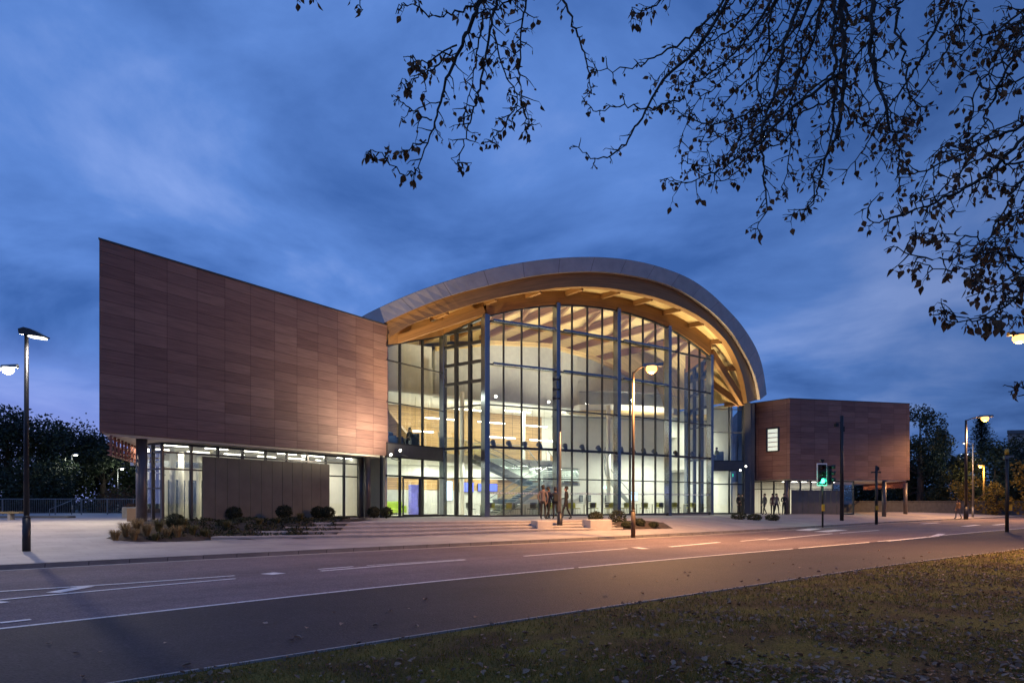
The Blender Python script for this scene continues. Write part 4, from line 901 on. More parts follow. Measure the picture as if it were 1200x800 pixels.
def exitsign(p, ang, lab):
    e = empty('exit_sign', p, lab, 'sign', 'green exit signs'); mb = MB(); mb.box(p, (.55, .06, .24), ang); mb.build('lit_face', M['exit'], e)
    d_ = Vector((math.cos(ang), math.sin(ang), 0)); nn = Vector((math.sin(ang), -math.cos(ang), 0)); p = Vector(p) + nn * .034
    mb = MB(); mb.bar(p + d_ * .0, p + d_ * .2, .006, .04); mb.bar(p + d_ * .13 + Vector((0, 0, .06)), p + d_ * .2, .006, .03); mb.bar(p + d_ * .13 - Vector((0, 0, .06)), p + d_ * .2, .006, .03)
    mb.bar(p - d_ * .12 + Vector((0, 0, -.02)), p - d_ * .12 + Vector((0, 0, .05)), .006, .05); mb.bar(p - d_ * .12 + Vector((0, 0, -.02)), p - d_ * .17 + Vector((0, 0, -.08)), .006, .025); mb.bar(p - d_ * .12 + Vector((0, 0, -.02)), p - d_ * .06 + Vector((0, 0, -.08)), .006, .025); mb.bar(p - d_ * .12 + Vector((0, 0, .07)), p - d_ * .12 + Vector((0, 0, .1)), .006, .035); mb.build('pictogram', M['wht'], e)
exitsign((P(444, 549, 42.5)), R(34), 'green exit sign above the entrance beside the left wing'); exitsign((P(856.5, 556.5, 58.8)), R(34), 'green exit sign in the right side glazing')

# ------------------------------------------------------------------ lamps and poles
def add_light(name, kind, loc, power, color, size=.2, aim=None, spot=None, parent=None, blend=.6):
    l = bpy.data.lights.new(name, kind); l.energy = power; l.color = color
    if kind == 'AREA': l.shape = 'RECTANGLE'; l.size, l.size_y = size if isinstance(size, tuple) else (size, size)
    else: l.shadow_soft_size = size
    if kind == 'SPOT': l.spot_size = R(spot or 90); l.spot_blend = blend
    o = bpy.data.objects.new(name, l); COL.objects.link(o); o.location = loc
    if aim is not None: o.rotation_euler = (Vector(aim) - Vector(loc)).to_track_quat('-Z', 'Y').to_euler()
    return o
ORANGE, WARM, COOL = (1, .50, .19), (.98, 1, .82), (1, .93, .82)
def tapered_pole(e, x, y, z0, z1, r0, r1, m, basep=True):
    mb = MB(); mb.tube([(x, y, z0 - .1), (x, y, z0 + 1.0)], r0 * 1.45 if basep else r0, 14)
    if basep: mb.tube([(x, y, z0 + 1.0), (x, y, z0 + 1.08)], [r0 * 1.45, r0], 14)
    mb.tube([(x, y, z0 + .9), (x, y, z1)], [r0, r1], 12); mb.build('pole', m, e)
def wedge_lamp(u, vb, vt, z0, lab, Yv, ang, power, m, on=True, s=1.0):
    Y = Yv; x = (u - 600) / F * Y; zt = H + (VH - vt) / F * Y
    e = empty('street_lamp', (x, Y, z0), lab, 'street lamp', 'street lamps around the building')
    tapered_pole(e, x, Y, z0, zt - .1, .075 * s, .055 * s, m)
    d_ = Vector((math.cos(ang), math.sin(ang), 0)); n_ = Vector((-d_.y, d_.x, 0)); o = Vector((x, Y, zt))
    mb = MB(); pr = [(-.14, -.12), (-.16, .02), (.0, .07), (.2, .02), (.62, -.2), (.6, -.23), (.1, -.16)]
    vs = [o + d_ * a * s + Vector((0, 0, b * s)) + n_ * w * s for w in (-.14, .14) for a, b in pr]; k_ = len(pr)
    mb.add(vs, [tuple(range(k_ - 1, -1, -1)), tuple(range(k_, 2 * k_))] + [(i, (i + 1) % k_, k_ + (i + 1) % k_, k_ + i) for i in range(k_)]); hd = mb.build('lamp_head', M['pole'], e)
    mb = MB(); q = [(.12, -.178), (.55, -.238)]; vs = [o + d_ * a * s + Vector((0, 0, b * s)) + n_ * w * s for a, b in q for w in (-.11, .11)]; vs += [v - Vector((0, 0, .03)) for v in vs]
    mb.add(vs, [(0, 1, 3, 2), (4, 6, 7, 5), (0, 4, 5, 1), (2, 3, 7, 6), (0, 2, 6, 4), (1, 5, 7, 3)]); mb.build('lens', M['led'], hd)
    if power: add_light('lamp_light', 'SPOT', o + d_ * .34 * s - Vector((0, 0, .32)), power, COOL, .15, o + d_ * .5 - Vector((0, 0, 5)), 150, blend=.5)
wedge_lamp(31, 646, 387, .12, 'tall dark street lamp with a wedge head at the left pavement edge', 20.4, R(0), 220, M['pole'])
def arm_lamp(u, vt, Y, z0, armx, army, lab, power, color, mlens, m, r=.07, s=1.0, name='street_lamp', lens=True, upz=.25):
    x = (u - 600) / F * Y; zt = H + (VH - vt) / F * Y
    e = empty(name, (x, Y, z0), lab, 'street lamp', 'street lamps around the building')
    tapered_pole(e, x, Y, z0, zt, r, r * .7, m)
    a, b = Vector((x, Y, zt - .05)), Vector((x + armx, Y + army, zt + upz)); d_ = (b - a); d_.z = 0; d_.normalize()
    mb = MB(); mb.tube([a, a.lerp(b, .5) + Vector((0, 0, .05)), b], .03 * s, 8); mb.build('arm', m, e)
    mb = MB(); c = b + d_ * .3 * s; ang = math.atan2(d_.y, d_.x)
    mb.loft([[b + d_ * t * s + Vector((-d_.y, d_.x, 0)) * w * s * ww + Vector((0, 0, hz * s)) for t, ww in ((-.05, .4), (.1, .8), (.35, 1), (.65, .9), (.78, .5))] for w, hz in ((-.16, -.05), (-.12, .06), (0, .1), (.12, .06), (.16, -.05), (0, -.06), (-.16, -.05))], smooth=True); hd = mb.build('lamp_head', M['gpole'], e)
    mb = MB(); mb.lathe(c + Vector((0, 0, (-.30 if mlens in (M['sodium'], M.get('ledbowl')) else -.16) * s)), [(.08 * s, -.04), (.17 * s, .02 * s), (.235 * s, .12 * s), (.22 * s, .26 * s)] if mlens in (M['sodium'], M.get('ledbowl')) else [(.05 * s, 0), (.15 * s, .03 * s), (.17 * s, .1 * s)], 14); mb.build('lens', mlens, hd)
    if power:
        if power > 1500: add_light('lamp_light', 'POINT', c + Vector((0, 0, -.42 * s)), power * .055, color, .16)
        if power > 1500: add_light('lamp_light', 'SPOT', c + Vector((0, 0, -.42 * s)), power, color, .16, c + Vector((0, 0, -9)), 172, blend=.4)
        else: add_light('lamp_light', 'POINT', c + Vector((0, 0, -.5 * s)), power, color, .14)
M['ledbowl'] = emis('white_bowl', (1, .96, .86), 3)
arm_lamp(-4, 437, 28.5, .66, .28, -.05, 'street lamp with a bright white head cut by the left picture edge', 1500, (1, .80, .62), M['ledbowl'], mat('pale_pole', (.13, .13, .135), .6), .07, .95)
arm_lamp(742, 436, 28.9, .2, .45, -.1, 'lit orange street lamp on a thin pole in front of the glass', 5000, ORANGE, M['sodium'], mat('brown_pole', (.09, .055, .025), .55), .065)
arm_lamp(1132, 492, 61, .14, .95, -.4, 'lit orange street lamp on a dark pole right of the right wing', 6000, ORANGE, M['sodium'], M['pole'], .13, 1.3)
arm_lamp(1232, 402, 22.6, .02, -.9, -.1, 'lit orange street lamp reaching in from the right picture edge', 4200, ORANGE, M['sodium'], M['gpole'], .08, .85)
arm_lamp(84, 533, 62, .3, .35, -.2, 'slim lamp post with a small lit head behind the railing, left of two', 160, WARM, M['led'], M['gpole'], .06, .9, upz=.05)
arm_lamp(138, 549, 72, .3, .4, -.2, 'slim lamp post with a small lit head behind the railing, right of two', 160, WARM, M['led'], M['gpole'], .06, .9, upz=.05)
arm_lamp(1122.5, 532, 82, .1, .5, -.2, 'slim lamp post with a pale lit head before the dark conifers', 200, WARM, M['led'], M['gpole'], .07, 1.0, upz=.05)
arm_lamp(1140, 519, 66, .12, -.7, -.2, 'grey lamp post with a dim head turned left before the conifers', 60, WARM, M['led'], M['gpole'], .07, .7, upz=.0)
arm_lamp(1153, 545, 76, .1, -.4, -.2, 'short yellow lit lamp post among the bushes', 500, (1, .6, .2), M['sodium'], mat('ochre_pole', (.3, .2, .06), .5), .12, .8, upz=.0)
# utility poles
def dark_pole(u, vt, Y, z0, r, lab, m, extra, cat='pole'):
    x = (u - 600) / F * Y; zt = H + (VH - vt) / F * Y; e = empty('signal_pole', (x, Y, z0), lab, cat)
    mb = MB(); mb.tube([(x, Y, z0 - .1), (x, Y, zt)], [r, r * .85], 12); mb.build('pole', m, e)
    extra(e, x, Y, zt); return e
def ex1(e, x, Y, zt):
    mb = MB()
    for dz in (-.15, -.62, -1.05): mb.bar((x + .02, Y - .05, zt + dz), (x - .3, Y - .05, zt + dz), .05, .07); mb.box((x - .3, Y - .05, zt + dz), (.09, .09, .16))
    mb.build('bracket', M['black'], e); mb = MB(); mb.tube([(x + .03, Y - .1, zt + .05), (x + .03, Y - .1, zt - 2.6)], .03, 8); mb.build('conduit', M['black'], e)
    mb = MB(); mb.tube([(x, Y, .1), (x, Y, 1.1)], .13, 12); mb.build('access_sleeve', M['pole'], e)
dark_pole(656, 441, 32.2, .3, .085, 'tall grey pole with three short brackets before the second facade column', M['gpole'], ex1)
def ex2(e, x, Y, zt):
    mb = MB(); mb.bar((x, Y, zt - .5), (x - .45, Y, zt - .5), .06, .06); mb.box((x - .4, Y, zt - .7), (.22, .3, .25)); mb.box((x + .12, Y, zt - 1.0), (.12, .2, .4)); mb.build('bracket', M['black'], e)
dark_pole(986.5, 487, 51, .2, .14, 'tall dark pole with a small bracket in front of the right wing', M['pole'], ex2)
def ex3(e, x, Y, zt):
    mb = MB(); mb.bar((x - .35, Y, zt - .45), (x + .3, Y, zt - .45), .09, .1); mb.box((x + .12, Y, zt - .2), (.1, .16, .24)); mb.build('detector', M['black'], e)
    mb = MB(); mb.box((x - .02, Y - .12, 1.2), (.16, .12, .3)); mb.build('push_button_box', M['yellow'], e)
dark_pole(1027, 545.5, 47.5, .15, .1, 'slim black pole with a short crossbar right of the dark pole', M['black'], ex3)
def ex4(e, x, Y, zt):
    mb = MB(); mb.tube([(x, Y, zt - .34), (x, Y, zt - .04)], .1, 12); mb.build('yellow_band', M['yellow'], e)
    mb = MB(); mb.bar((x - .12, Y - .05, zt - .5), (x + .32, Y - .05, zt - .42), .07, .09); mb.box((x - .12, Y - .08, zt - .5), (.2, .16, .16)); mb.build('detector', M['gpole'], e)
    mb = MB(); mb.box((x + .16, Y, 1.3), (.16, .14, .32)); mb.build('push_button_box', M['yellow'], e)
dark_pole(1180, 525, 36.5, .0, .09, 'black signal pole with a yellow band near the right picture edge', M['black'], ex4)
# traffic light
Y = 43.0; x = (964 - 600) / F * Y; z0 = .16
tl_ = empty('traffic_light', (x, Y, z0), 'traffic light showing green on a black pole before the right wing', 'traffic light')
mb = MB(); mb.tube([(x, Y, 0), (x, Y, 4.15)], .057, 12); mb.build('pole', M['black'], tl_)
hx = x - .12; mb = MB(); mb.bev((hx, Y - .16, 3.33), (.66, .05, 1.42), 0, .02, 0); bo = mb.build('backing_board', M['wht'], tl_)
mb = MB(); mb.bev((hx, Y - .20, 3.33), (.52, .08, 1.26), 0, .02, 0); hd = mb.build('signal_head', M['black'], tl_)
for zq, mm in ((3.75, 'sig_off'), (3.33, 'sig_off'), (2.92, 'sig_g')):
    mb = MB(); mb.tube([(hx, Y - .24, zq), (hx, Y - .262, zq)], .125 if mm != 'sig_g' else .14, 16); mb.build('lens', M[mm], hd)
    mb = MB(); pts_ = [(hx + math.cos(t) * .165, zq + math.sin(t) * .165) for t in [R(-20 + i * 220 / 10) for i in range(11)]]
    mb.loft([[(a, Y - .24, b) for a, b in pts_], [(a, Y - .46, b) for a, b in pts_]]); mb.build('visor', M['black'], hd)
mb = MB(); mb.bev((x + .36, Y + .05, 3.3), (.42, .3, 1.2), R(35), .03); 
for zq in (3.7, 3.3, 2.9): mb.tube([(x + .5, Y - .1, zq + .12), (x + .72, Y - .22, zq + .1)], .13, 10)
mb.build('signal_head', M['black'], tl_)
mb = MB(); mb.box((x - .04, Y - .02, 4.22), (.22, .16, .14)); mb.build('detector', M['black'], tl_)
mb = MB(); mb.bev((x - .02, Y - .12, 1.25), (.17, .14, .42), 0, .02); mb.build('push_button_box', M['yellow'], tl_)
add_light('signal_light', 'POINT', (hx, Y - .6, 2.92), 25, (.05, 1, .55), .1)
# building floodlights at the side glazings
for (u, v, Yq), lab, tgt in [((470, 528, 39.0), 'lit floodlight on the floor band beside the left wing, right of a pair', None), ((459, 533, 38.2), 'lit floodlight on the floor band beside the left wing, left of a pair', None), ((873.5, 546.5, 56.5), 'lit floodlight on the right floor band, upper of a pair', None), ((867, 551, 56.3), 'lit floodlight on the right floor band, lower of a pair', None)]:
    p = P(u, v, Yq)
    if u < 600: mb = MB(); mb.bar(p + Vector((0, .1, -.2)), (p.x + .1, p.y + 1.9, p.z - .2), .05, .05); part(mb, 'lamp_bracket', M['frame'])
    spotlamp(p, lab, (-.3 if u < 600 else .1, -.9, .15), True, .8)

# ------------------------------------------------------------------ people
skin = mat('skin', (.42, .25, .18), .6, var=.08); hairm = mat('dark_hair', (.02, .014, .01), .6)
cloth = {}
def clothmat(n, c):
    if n not in cloth: cloth[n] = mat(n, c, .85, var=.2, scale=8, bump=.3)
    return cloth[n]
def person(loc, rz, lab, top, legs, pose='stand', h=1.75, hair=True, group=None, arms='down', bag=None):
    s = h / 1.75; V = []; E = []; Rd = []
    def v(p, r, par=None):
        V.append((p[0] * s, p[1] * s, p[2] * s)); Rd.append((r[0] * s, r[1] * s) if isinstance(r, tuple) else (r * s, r * s))
        if par is not None: E.append((par, len(V) - 1))
        return len(V) - 1
    sit = pose == 'sit'; dz = -.42 if sit else 0
    pel = v((0, 0, .95 + dz), (.15, .11)); w = v((0, -.01, 1.08 + dz), (.135, .1), pel); ch = v((0, 0, 1.27 + dz), (.165, .11), w); sh = v((0, .01, 1.42 + dz), (.11, .085), ch)
    nk = v((0, .0, 1.50 + dz), .055, sh); hd = v((0, -.015, 1.58 + dz), (.072, .085), nk); h2 = v((0, -.02, 1.66 + dz), (.078, .095), hd); v((0, -.01, 1.72 + dz), (.055, .065), h2)
    v((0, -.125, 1.615 + dz), .013, hd)
    hands = []
    for k in (-1, 1):
        sd = v((k * .17, .01, 1.41 + dz), .065, sh)
        if arms == 'down': el, wr = (k * .245, .03, 1.13 + dz), (k * .26, -.06, .88 + dz)
        elif arms == 'bent': el, wr = (k * .24, .05, 1.13 + dz), (k * .10, -.22, 1.10 + dz)
        elif arms == 'pocket': el, wr = (k * .27, .08, 1.15 + dz), (k * .20, -.04, .92 + dz)
        e_ = v(el, .045, sd); wv = v(wr, .032, e_)
        dv = (Vector(wr) - Vector(el)).normalized(); pm = Vector(wr) + dv * .07; pv = v(pm, (.036, .022), wv); hands.append(Vector(pm) * s)
        sid = dv.cross(Vector((k, 0, 0))); sid = sid.normalized() if sid.length > .1 else Vector((0, -1, 0))
        for j, (o, ln) in enumerate(((-.027, .06), (-.009, .075), (.009, .07), (.027, .055))):
            b1 = pm + dv * .03 + sid * o; f1 = v(b1 + dv * ln * .5, .009, pv); v(b1 + dv * ln + Vector((-k * .012, 0, 0)), .008, f1)
        t1 = v(pm + sid * .035 - dv * .01, .011, pv); v(pm + sid * .055 + dv * .03, .009, t1)
        hp = v((k * .095, 0, .90 + dz), .095, pel)
        if sit: kn, an, toe = (k * .11, -.42, .50), (k * .11, -.40, .10), (k * .12, -.58, .045)
        elif pose == 'stride': kn, an, toe = (k * .09, -.10 * k - .05, .50), (k * .09, -.22 * k + .05, .09), (k * .1, -.22 * k - .12, .04)
        else: kn, an, toe = (k * .105, -.02, .50), (k * .11, .02, .09), (k * .14, -.15, .04)
        kv = v(kn, .06, hp); av = v(an, .042, kv); v(toe, (.042, .03), av)
    me = bpy.data.meshes.new('person'); me.from_pydata(V, E, []); ob = bpy.data.objects.new('person', me); COL.objects.link(ob)
    md = ob.modifiers.new('Skin', 'SKIN'); md.use_smooth_shade = True; md.branch_smoothing = .3
    for i, r in enumerate(Rd): me.skin_vertices[0].data[i].radius = r
    me.skin_vertices[0].data[0].use_root = True
    ss = ob.modifiers.new('Sub', 'SUBSURF'); ss.levels = ss.render_levels = 1
    dg = bpy.context.evaluated_depsgraph_get(); m2 = bpy.data.meshes.new_from_object(ob.evaluated_get(dg)); bpy.data.objects.remove(ob); bpy.data.meshes.remove(me)
    for mm in (top, legs, skin, M['black'], hairm): m2.materials.append(mm)
    zn = (1.50 + dz) * s; zp = (.93 + dz) * s
    for f in m2.polygons:
        c = f.center; f.use_smooth = True
        if c.z > zn: f.material_index = 4 if hair and (c.z > (1.655 + dz) * s or (c.y > -.005 * s and c.z > (1.53 + dz) * s)) else 2
        elif any((c - q).length < .075 * s for q in hands): f.material_index = 2
        elif c.z < .085 * s: f.material_index = 3
        elif (sit and c.z < .62 * s and c.y < .1) or (not sit and c.z < zp and abs(c.x) < .2 * s and not any((c - q).length < .13 * s for q in hands)): f.material_index = 1
        else: f.material_index = 0
    o = bpy.data.objects.new('person', m2); COL.objects.link(o); o.location = loc; o.rotation_euler = (0, 0, rz); tag(o, lab, 'person', group)
    # hair volume and eyes
    mb = MB()
    hc = Vector((0, .0, 1.675 + dz)) * s
    prof = [(.02, .10), (.06, .09), (.085, .06), (.098, .015), (.095, -.04), (.085, -.09)]
    vs = []
    for r, z in prof:
        for i in range(16):
            t = 2 * math.pi * i / 16; yy = math.sin(t) * r * 1.15; vs.append((hc.x + math.cos(t) * r * s, hc.y + (yy + .015) * s, hc.z + max(z, z if yy > -.03 else .035) * s))
    fs = [(i * 16 + k, i * 16 + (k + 1) % 16, i * 16 + 16 + (k + 1) % 16, i * 16 + 16 + k) for i in range(5) for k in range(16)] + [tuple(range(15, -1, -1))]
    mb.add(vs, fs, smooth=True); ho = mb.build('hair', hairm); ho.parent = o
    mb = MB()
    for k in (-1, 1): mb.lathe(Vector((k * .032 * s, -.108 * s, (1.632 + dz) * s)), [(.002, -.008), (.009, 0), (.002, .008)], 8)
    eo = mb.build('eyes', M['black']); eo.parent = o
    if bag:
        mb = MB(); mb.bev((0, .19 * s, (1.2 + dz) * s), (.3, .16, .42), 0, .04); bo_ = mb.build('rucksack', bag)
        bo_.location = o.matrix_basis @ Vector((0, 0, 0)); bo_.rotation_euler = o.rotation_euler; tag(bo_, 'dark rucksack on the back of the person in navy left of the grey pole', 'bag')
    return o
def at(u, Y, z): return ((u - 600) / F * Y, Y, z)
navy, charc, brown, plum, grey_c, olive = (clothmat('navy_cloth', (.02, .025, .05)), clothmat('charcoal_cloth', (.02, .02, .022)), clothmat('taupe_cloth', (.17, .13, .12)), clothmat('plum_cloth', (.1, .05, .06)), clothmat('grey_cloth', (.09, .085, .09)), clothmat('lamplit_cloth', (.3, .16, .05)))  # last but one colour group: walker's top has orange lamp light in its colour
PZ = .70
grp = 'people standing before the glass front'
person(at(636.5, 35.6, PZ), R(160), 'person in a taupe jacket and dark trousers, leftmost of the group on the steps', brown, charc, 'stand', 1.78, group=grp, arms='pocket')
person(at(642.5, 36.1, PZ), R(140), 'person in navy half hidden behind the one in the taupe jacket', navy, charc, 'stride', 1.7, group=grp)
person(at(651, 35.9, PZ), R(185), 'person in a navy jacket just left of the tall grey pole', navy, charc, 'stand', 1.68, group=grp, arms='bent', bag=M['black'])
person(at(663.5, 35.9, PZ), R(250), 'person in a black coat right of the tall grey pole with bent arms', charc, charc, 'stride', 1.72, group=grp, arms='bent')
grp = 'people standing at the right entrance'
for u, Y, lab, t, p_, a_ in [(865.5, 57.0, 'dark clothed person inside the right entrance glazing, left one', charc, 'stand', 'down'), (870.5, 56.6, 'dark clothed person at the right entrance with bent arms', charc, 'stand', 'bent'), (896, 55.8, 'person in grey striding before the lit door of the right wing', grey_c, 'stride', 'down'), (905.5, 55.6, 'person in a plum jacket beside the grey panels of the right wing', plum, 'stand', 'pocket'), (910, 55.3, 'person in taupe between two others before the right wing', brown, 'stride', 'down'), (919, 55.2, 'person in black beside the right wing pillar, left of the traffic light', charc, 'stand', 'bent')]:
    x = (u - 600) / F * Y; person((x, Y, gz(x, Y)), R(rr.uniform(0, 360)), lab, t, charc, p_, 1.72, group=grp, arms=a_)
x = (1123 - 600) / F * 60.5; person((x, 60.5, gz(x, 60.5)), R(200), 'person in an orange lamplit top walking under the right street lamp', olive, grey_c, 'stride', 1.72)
q = L(-13.7, -3.55); person((q[0], q[1], 5.0), R(-30), 'person in dark blue sitting in the blue armchair upstairs', navy, navy, 'sit', 1.7, arms='bent')
for u, lab, t in [(868.5 - 2, 'person in dark clothes sitting upstairs in the right side glazing, left one', charc), (872 - 3, 'person in black sitting upstairs next to the right column', navy)]:
    pass
for (a, n), lab, t, rot in [((13.2, -3.9), 'person in dark clothes sitting upstairs in the right side glazing, left one', charc, 30), ((15.0, -3.2), 'person in olive sitting upstairs next to the right column', clothmat('olive_cloth', (.09, .1, .03)), -60)]:
    q = L(a, n); person((q[0], q[1], 5.0), R(rot), lab, t, charc, 'sit', 1.7, arms='bent')
    e_rz = R(rot); sofa((q[0] , q[1] ), e_rz, .6, chair_b, 'low blue armchair upstairs under the person ' + ('at the left' if a < 14 else 'next to the right column'), 5.0)

# ------------------------------------------------------------------ left plaza furniture
rail = empty('railing', (-30, 49, .7), 'grey metal railing of thin vertical bars along the back of the plaza', 'railing')
mb = MB(); x0, x1 = -42.0, -21.5
ry = lambda x: 49 + .02 * (x + 30)
mb.tube([(x0, ry(x0), 1.82), (x1, ry(x1), 1.82)], .03, 8); mb.bar((x0, ry(x0), .82), (x1, ry(x1), .82), .04, .04); mb.build('rail', M['gpole'], rail)
mb = MB()
for i in range(int((x1 - x0) / .13)): xx = x0 + i * .13; mb.box((xx, ry(xx), 1.3), (.018, .018, .98))
mb.build('baluster', M['gpole'], rail)
for i in range(12): mb = MB(); xx = x0 + i * 1.85; mb.box((xx, ry(xx), 1.24), (.06, .06, 1.16)); mb.build('post', M['gpole'], rail)
mb = MB(); a, b = P(58, 596.5, 46), P(84, 586, 48.5); mb.tube([a, b], .03, 8); mb.tube([a, (a.x, a.y, .6)], .025, 8); mb.tube([b, (b.x, b.y, .6)], .025, 8); tag(mb.build('handrail', M['gpole']), 'sloping grey stair handrail in front of the railing', 'handrail')
x, y = G(154.5, 608, .62); 
pl_ = empty('planter', (x, y, .6), 'grey rectangular planter box left of the wing pillar', 'planter'); ang = R(20)
mb = MB(); mb.bev((x, y, .95), (.75, 1.6, .75), ang, .03); mb.build('box', mat('planter_grey', (.2, .2, .19), .7), pl_); 
mb = MB(); leaf_ball(mb, (x, y, 1.35), .38, 260, rr, .05, .5); mb.build('plant', leafmat('planter_leaf', (.05, .03, .015), (.12, .06, .03)), pl_)
bx, by = G(8, 610, .65)
be = empty('bench', (bx - .5, by, .65), 'low timber topped bench at the left picture edge', 'bench')
mb = MB(); mb.bev((bx - 1.0, by, 1.07), (3.2, .5, .1), R(8), .02); mb.build('seat', mat('bench_timber', (.25, .19, .09), .7), be)
for k in (-1.1, 1.1): mb = MB(); mb.box((bx - 1.0 + k, by + k * .14, .83), (.12, .4, .42), R(8)); mb.build('leg', M['conc'], be)
bx, by = G(30, 607, .68)
mb = MB(); mb.bev((bx - 1.5, by, .72), (8, .8, .2), R(3), .03); tag(mb.build('stone_kerb', M['dark']), 'low dark raised edge behind the bench', 'kerb')

# ------------------------------------------------------------------ trees
leafD = leafmat('dark_foliage', (.012, .02, .014), (.04, .055, .03), .6, .2); leafB = leafmat('bluegreen_foliage', (.012, .022, .022), (.03, .05, .042), .6, .2); leafC = leafmat('conifer_needles', (.010, .017, .012), (.028, .04, .024), .7, .1); leafY = leafmat('autumn_foliage', (.07, .06, .015), (.22, .15, .03), .6, .3)
def broadleaf(x, y, z, h, w, lab, m, seed, n=9000, ls=.2, group='trees behind the plaza and the wings', trunk=.3):
    r_ = random.Random(seed); e = empty('broadleaf_tree', (x, y, z), lab, 'tree', group)
    tb = MB(); top = h * .8; tb.tube([(x, y, z - .4), (x + .1, y, z + h * .25), (x, y + .1, z + h * .5), (x + .05, y, z + top)], [w * .05 + .08, w * .04 + .05, w * .025 + .03, .03], 8)
    cl = []
    for i in range(15):
        zz = z + h * r_.uniform(trunk, .88); t = r_.uniform(0, 6.28); f = (zz - z) / h; rad = w * .5 * math.sin(math.pi * clamp((f - .1) / .95)) ** .6 * r_.uniform(.45, .95)
        c = Vector((x + math.cos(t) * rad, y + math.sin(t) * rad, zz)); tb.tube([(x, y, z + h * .2 + (zz - z - h * .2) * .5), (x + math.cos(t) * rad * .55, y + math.sin(t) * rad * .55, zz - h * .06), c], [.09, .05, .02], 6); cl.append((c, w * r_.uniform(.13, .24)))
    cl.append((Vector((x, y, z + h * .88)), w * .18)); tb.build('trunk', M['bark'], e)
    mb = MB()
    for i in range(n):
        c, q = r_.choice(cl); dv = Vector((r_.gauss(0, 1), r_.gauss(0, 1), r_.gauss(0, .8))).normalized() * q * r_.random() ** .35 * (1.25 if r_.random() < .12 else 1.0)
        p = c + dv; a = Vector((r_.gauss(0, 1), r_.gauss(0, 1), r_.gauss(0, .7))).normalized() * ls * r_.uniform(.5, 1.1); b = a.cross(Vector((r_.gauss(0, 1), r_.gauss(0, 1), r_.gauss(0, 1)))).normalized() * ls * .5
        mb.add([p - a, p + b, p + a, p - b], [(0, 1, 2, 3)])
    mb.build('crown', m, e)
def conifer(x, y, z, h, w, lab, m, seed, n=9000, group='trees behind the plaza and the wings'):
    r_ = random.Random(seed); e = empty('conifer_tree', (x, y, z), lab, 'tree', group)
    tb = MB(); tb.tube([(x, y, z - .4), (x, y, z + h * .6), (x, y, z + h)], [.3, .16, .02], 8); mb = MB()
    nb_ = 170
    for i in range(nb_):
        f = (i / nb_) ** .9; zz = z + h * (.05 + .94 * f); ln = w * .5 * (1 - f) ** .8 * r_.uniform(.65, 1.1) + .15; t = i * 2.4 + r_.uniform(-.3, .3); dv = Vector((math.cos(t), math.sin(t), -.18 + .3 * f))
        tb.tube([(x, y, zz), Vector((x, y, zz)) + dv * ln], [.035, .01], 5)
        for k in range(int(n / nb_)):
            q = r_.random() ** .7; p = Vector((x, y, zz)) + dv * ln * q + Vector((r_.gauss(0, .12 * w / 4), r_.gauss(0, .12 * w / 4), r_.gauss(-.05, .1)))
            a = (dv + Vector((r_.gauss(0, .5), r_.gauss(0, .5), r_.gauss(0, .3)))).normalized() * .26; b = a.cross(Vector((0, 0, 1))).normalized() * .09
            mb.add([p - a * .5, p + b, p + a, p - b], [(0, 1, 2, 3)])
    tb.build('trunk', M['bark'], e); mb.build('crown', m, e)
def treeat(kind, u, vt, Y, w, *a, **k):
    x = (u - 600) / F * Y; h = H + (VH - vt) / F * Y + .3; (broadleaf if kind == 'b' else conifer)(x, Y, -.3, h, w, *a, **k)
treeat('b', 8, 482, 66, 11, 'dark round tree at the left picture edge behind the lamp', leafB, 1)
treeat('b', 52, 494, 70, 11, 'dark broad tree behind the tall left street lamp', leafD, 2)
treeat('b', 82, 500, 76, 9, 'dark rounded tree behind the left small lamp post', leafB, 3)
treeat('b', 120, 522, 74, 9, 'lower dark tree beside the right small lamp post', leafD, 4, trunk=.1)
treeat('b', 158, 528, 80, 10, 'dark tree showing under the left wing corner', leafD, 5, trunk=.1)
treeat('b', 148, 572, 56, 4, 'low rusty bush behind the railing by the planter', leafmat('rust_foliage', (.05, .03, .015), (.14, .07, .03)), 6, n=1500, ls=.12, trunk=.05)
treeat('b', 30, 545, 60, 9, 'low dark tree behind the railing left of the small lamp', leafD, 7, trunk=.05)
treeat('b', 196, 540, 90, 12, 'dark tree far behind the left wing undercroft', leafD, 8, trunk=.1)
treeat('b', 1078, 470, 84, 8.5, 'tall dark open crowned tree just right of the right wing', leafD, 9, trunk=.25)
treeat('c', 1103, 503, 86, 9, 'broad dark conifer left of the right street lamp', leafC, 10)
treeat('c', 1150, 488, 92, 9.5, 'tall pointed conifer behind the right street lamp', leafC, 11)
treeat('b', 1125, 535, 80, 7, 'low dark tree between the two conifers', leafD, 12, trunk=.05)
treeat('b', 1166, 530, 84, 7, 'dark round tree behind the yellow lamp post', leafB, 13, trunk=.05)
treeat('b', 1192, 512, 84, 8, 'dark tree before the far building', leafD, 14, trunk=.1)
treeat('b', 1215, 535, 70, 6, 'dark bush at the right picture edge', leafY, 15, n=2000, trunk=.05)
treeat('b', 1141, 560, 74, 4.5, 'yellow lit bush left of the yellow lamp post', leafY, 16, n=1600, ls=.15, trunk=.05)
treeat('b', 1166, 563, 74, 3.2, 'yellow lit bush right of the yellow lamp post', leafY, 17, n=900, ls=.15, trunk=.05)
treeat('b', 1030, 545, 96, 11, 'dark tree seen under the right wing', leafD, 18, trunk=.05)
treeat('b', 1000, 540, 100, 11, 'dark tree seen under the right wing near the black pole', leafD, 19, trunk=.05)
treeat('b', 1066, 540, 90, 9, 'dark low tree at the foot of the right wing end', leafD, 20, trunk=.05)
mb = MB(); wr = random.Random(77); cl_ = []
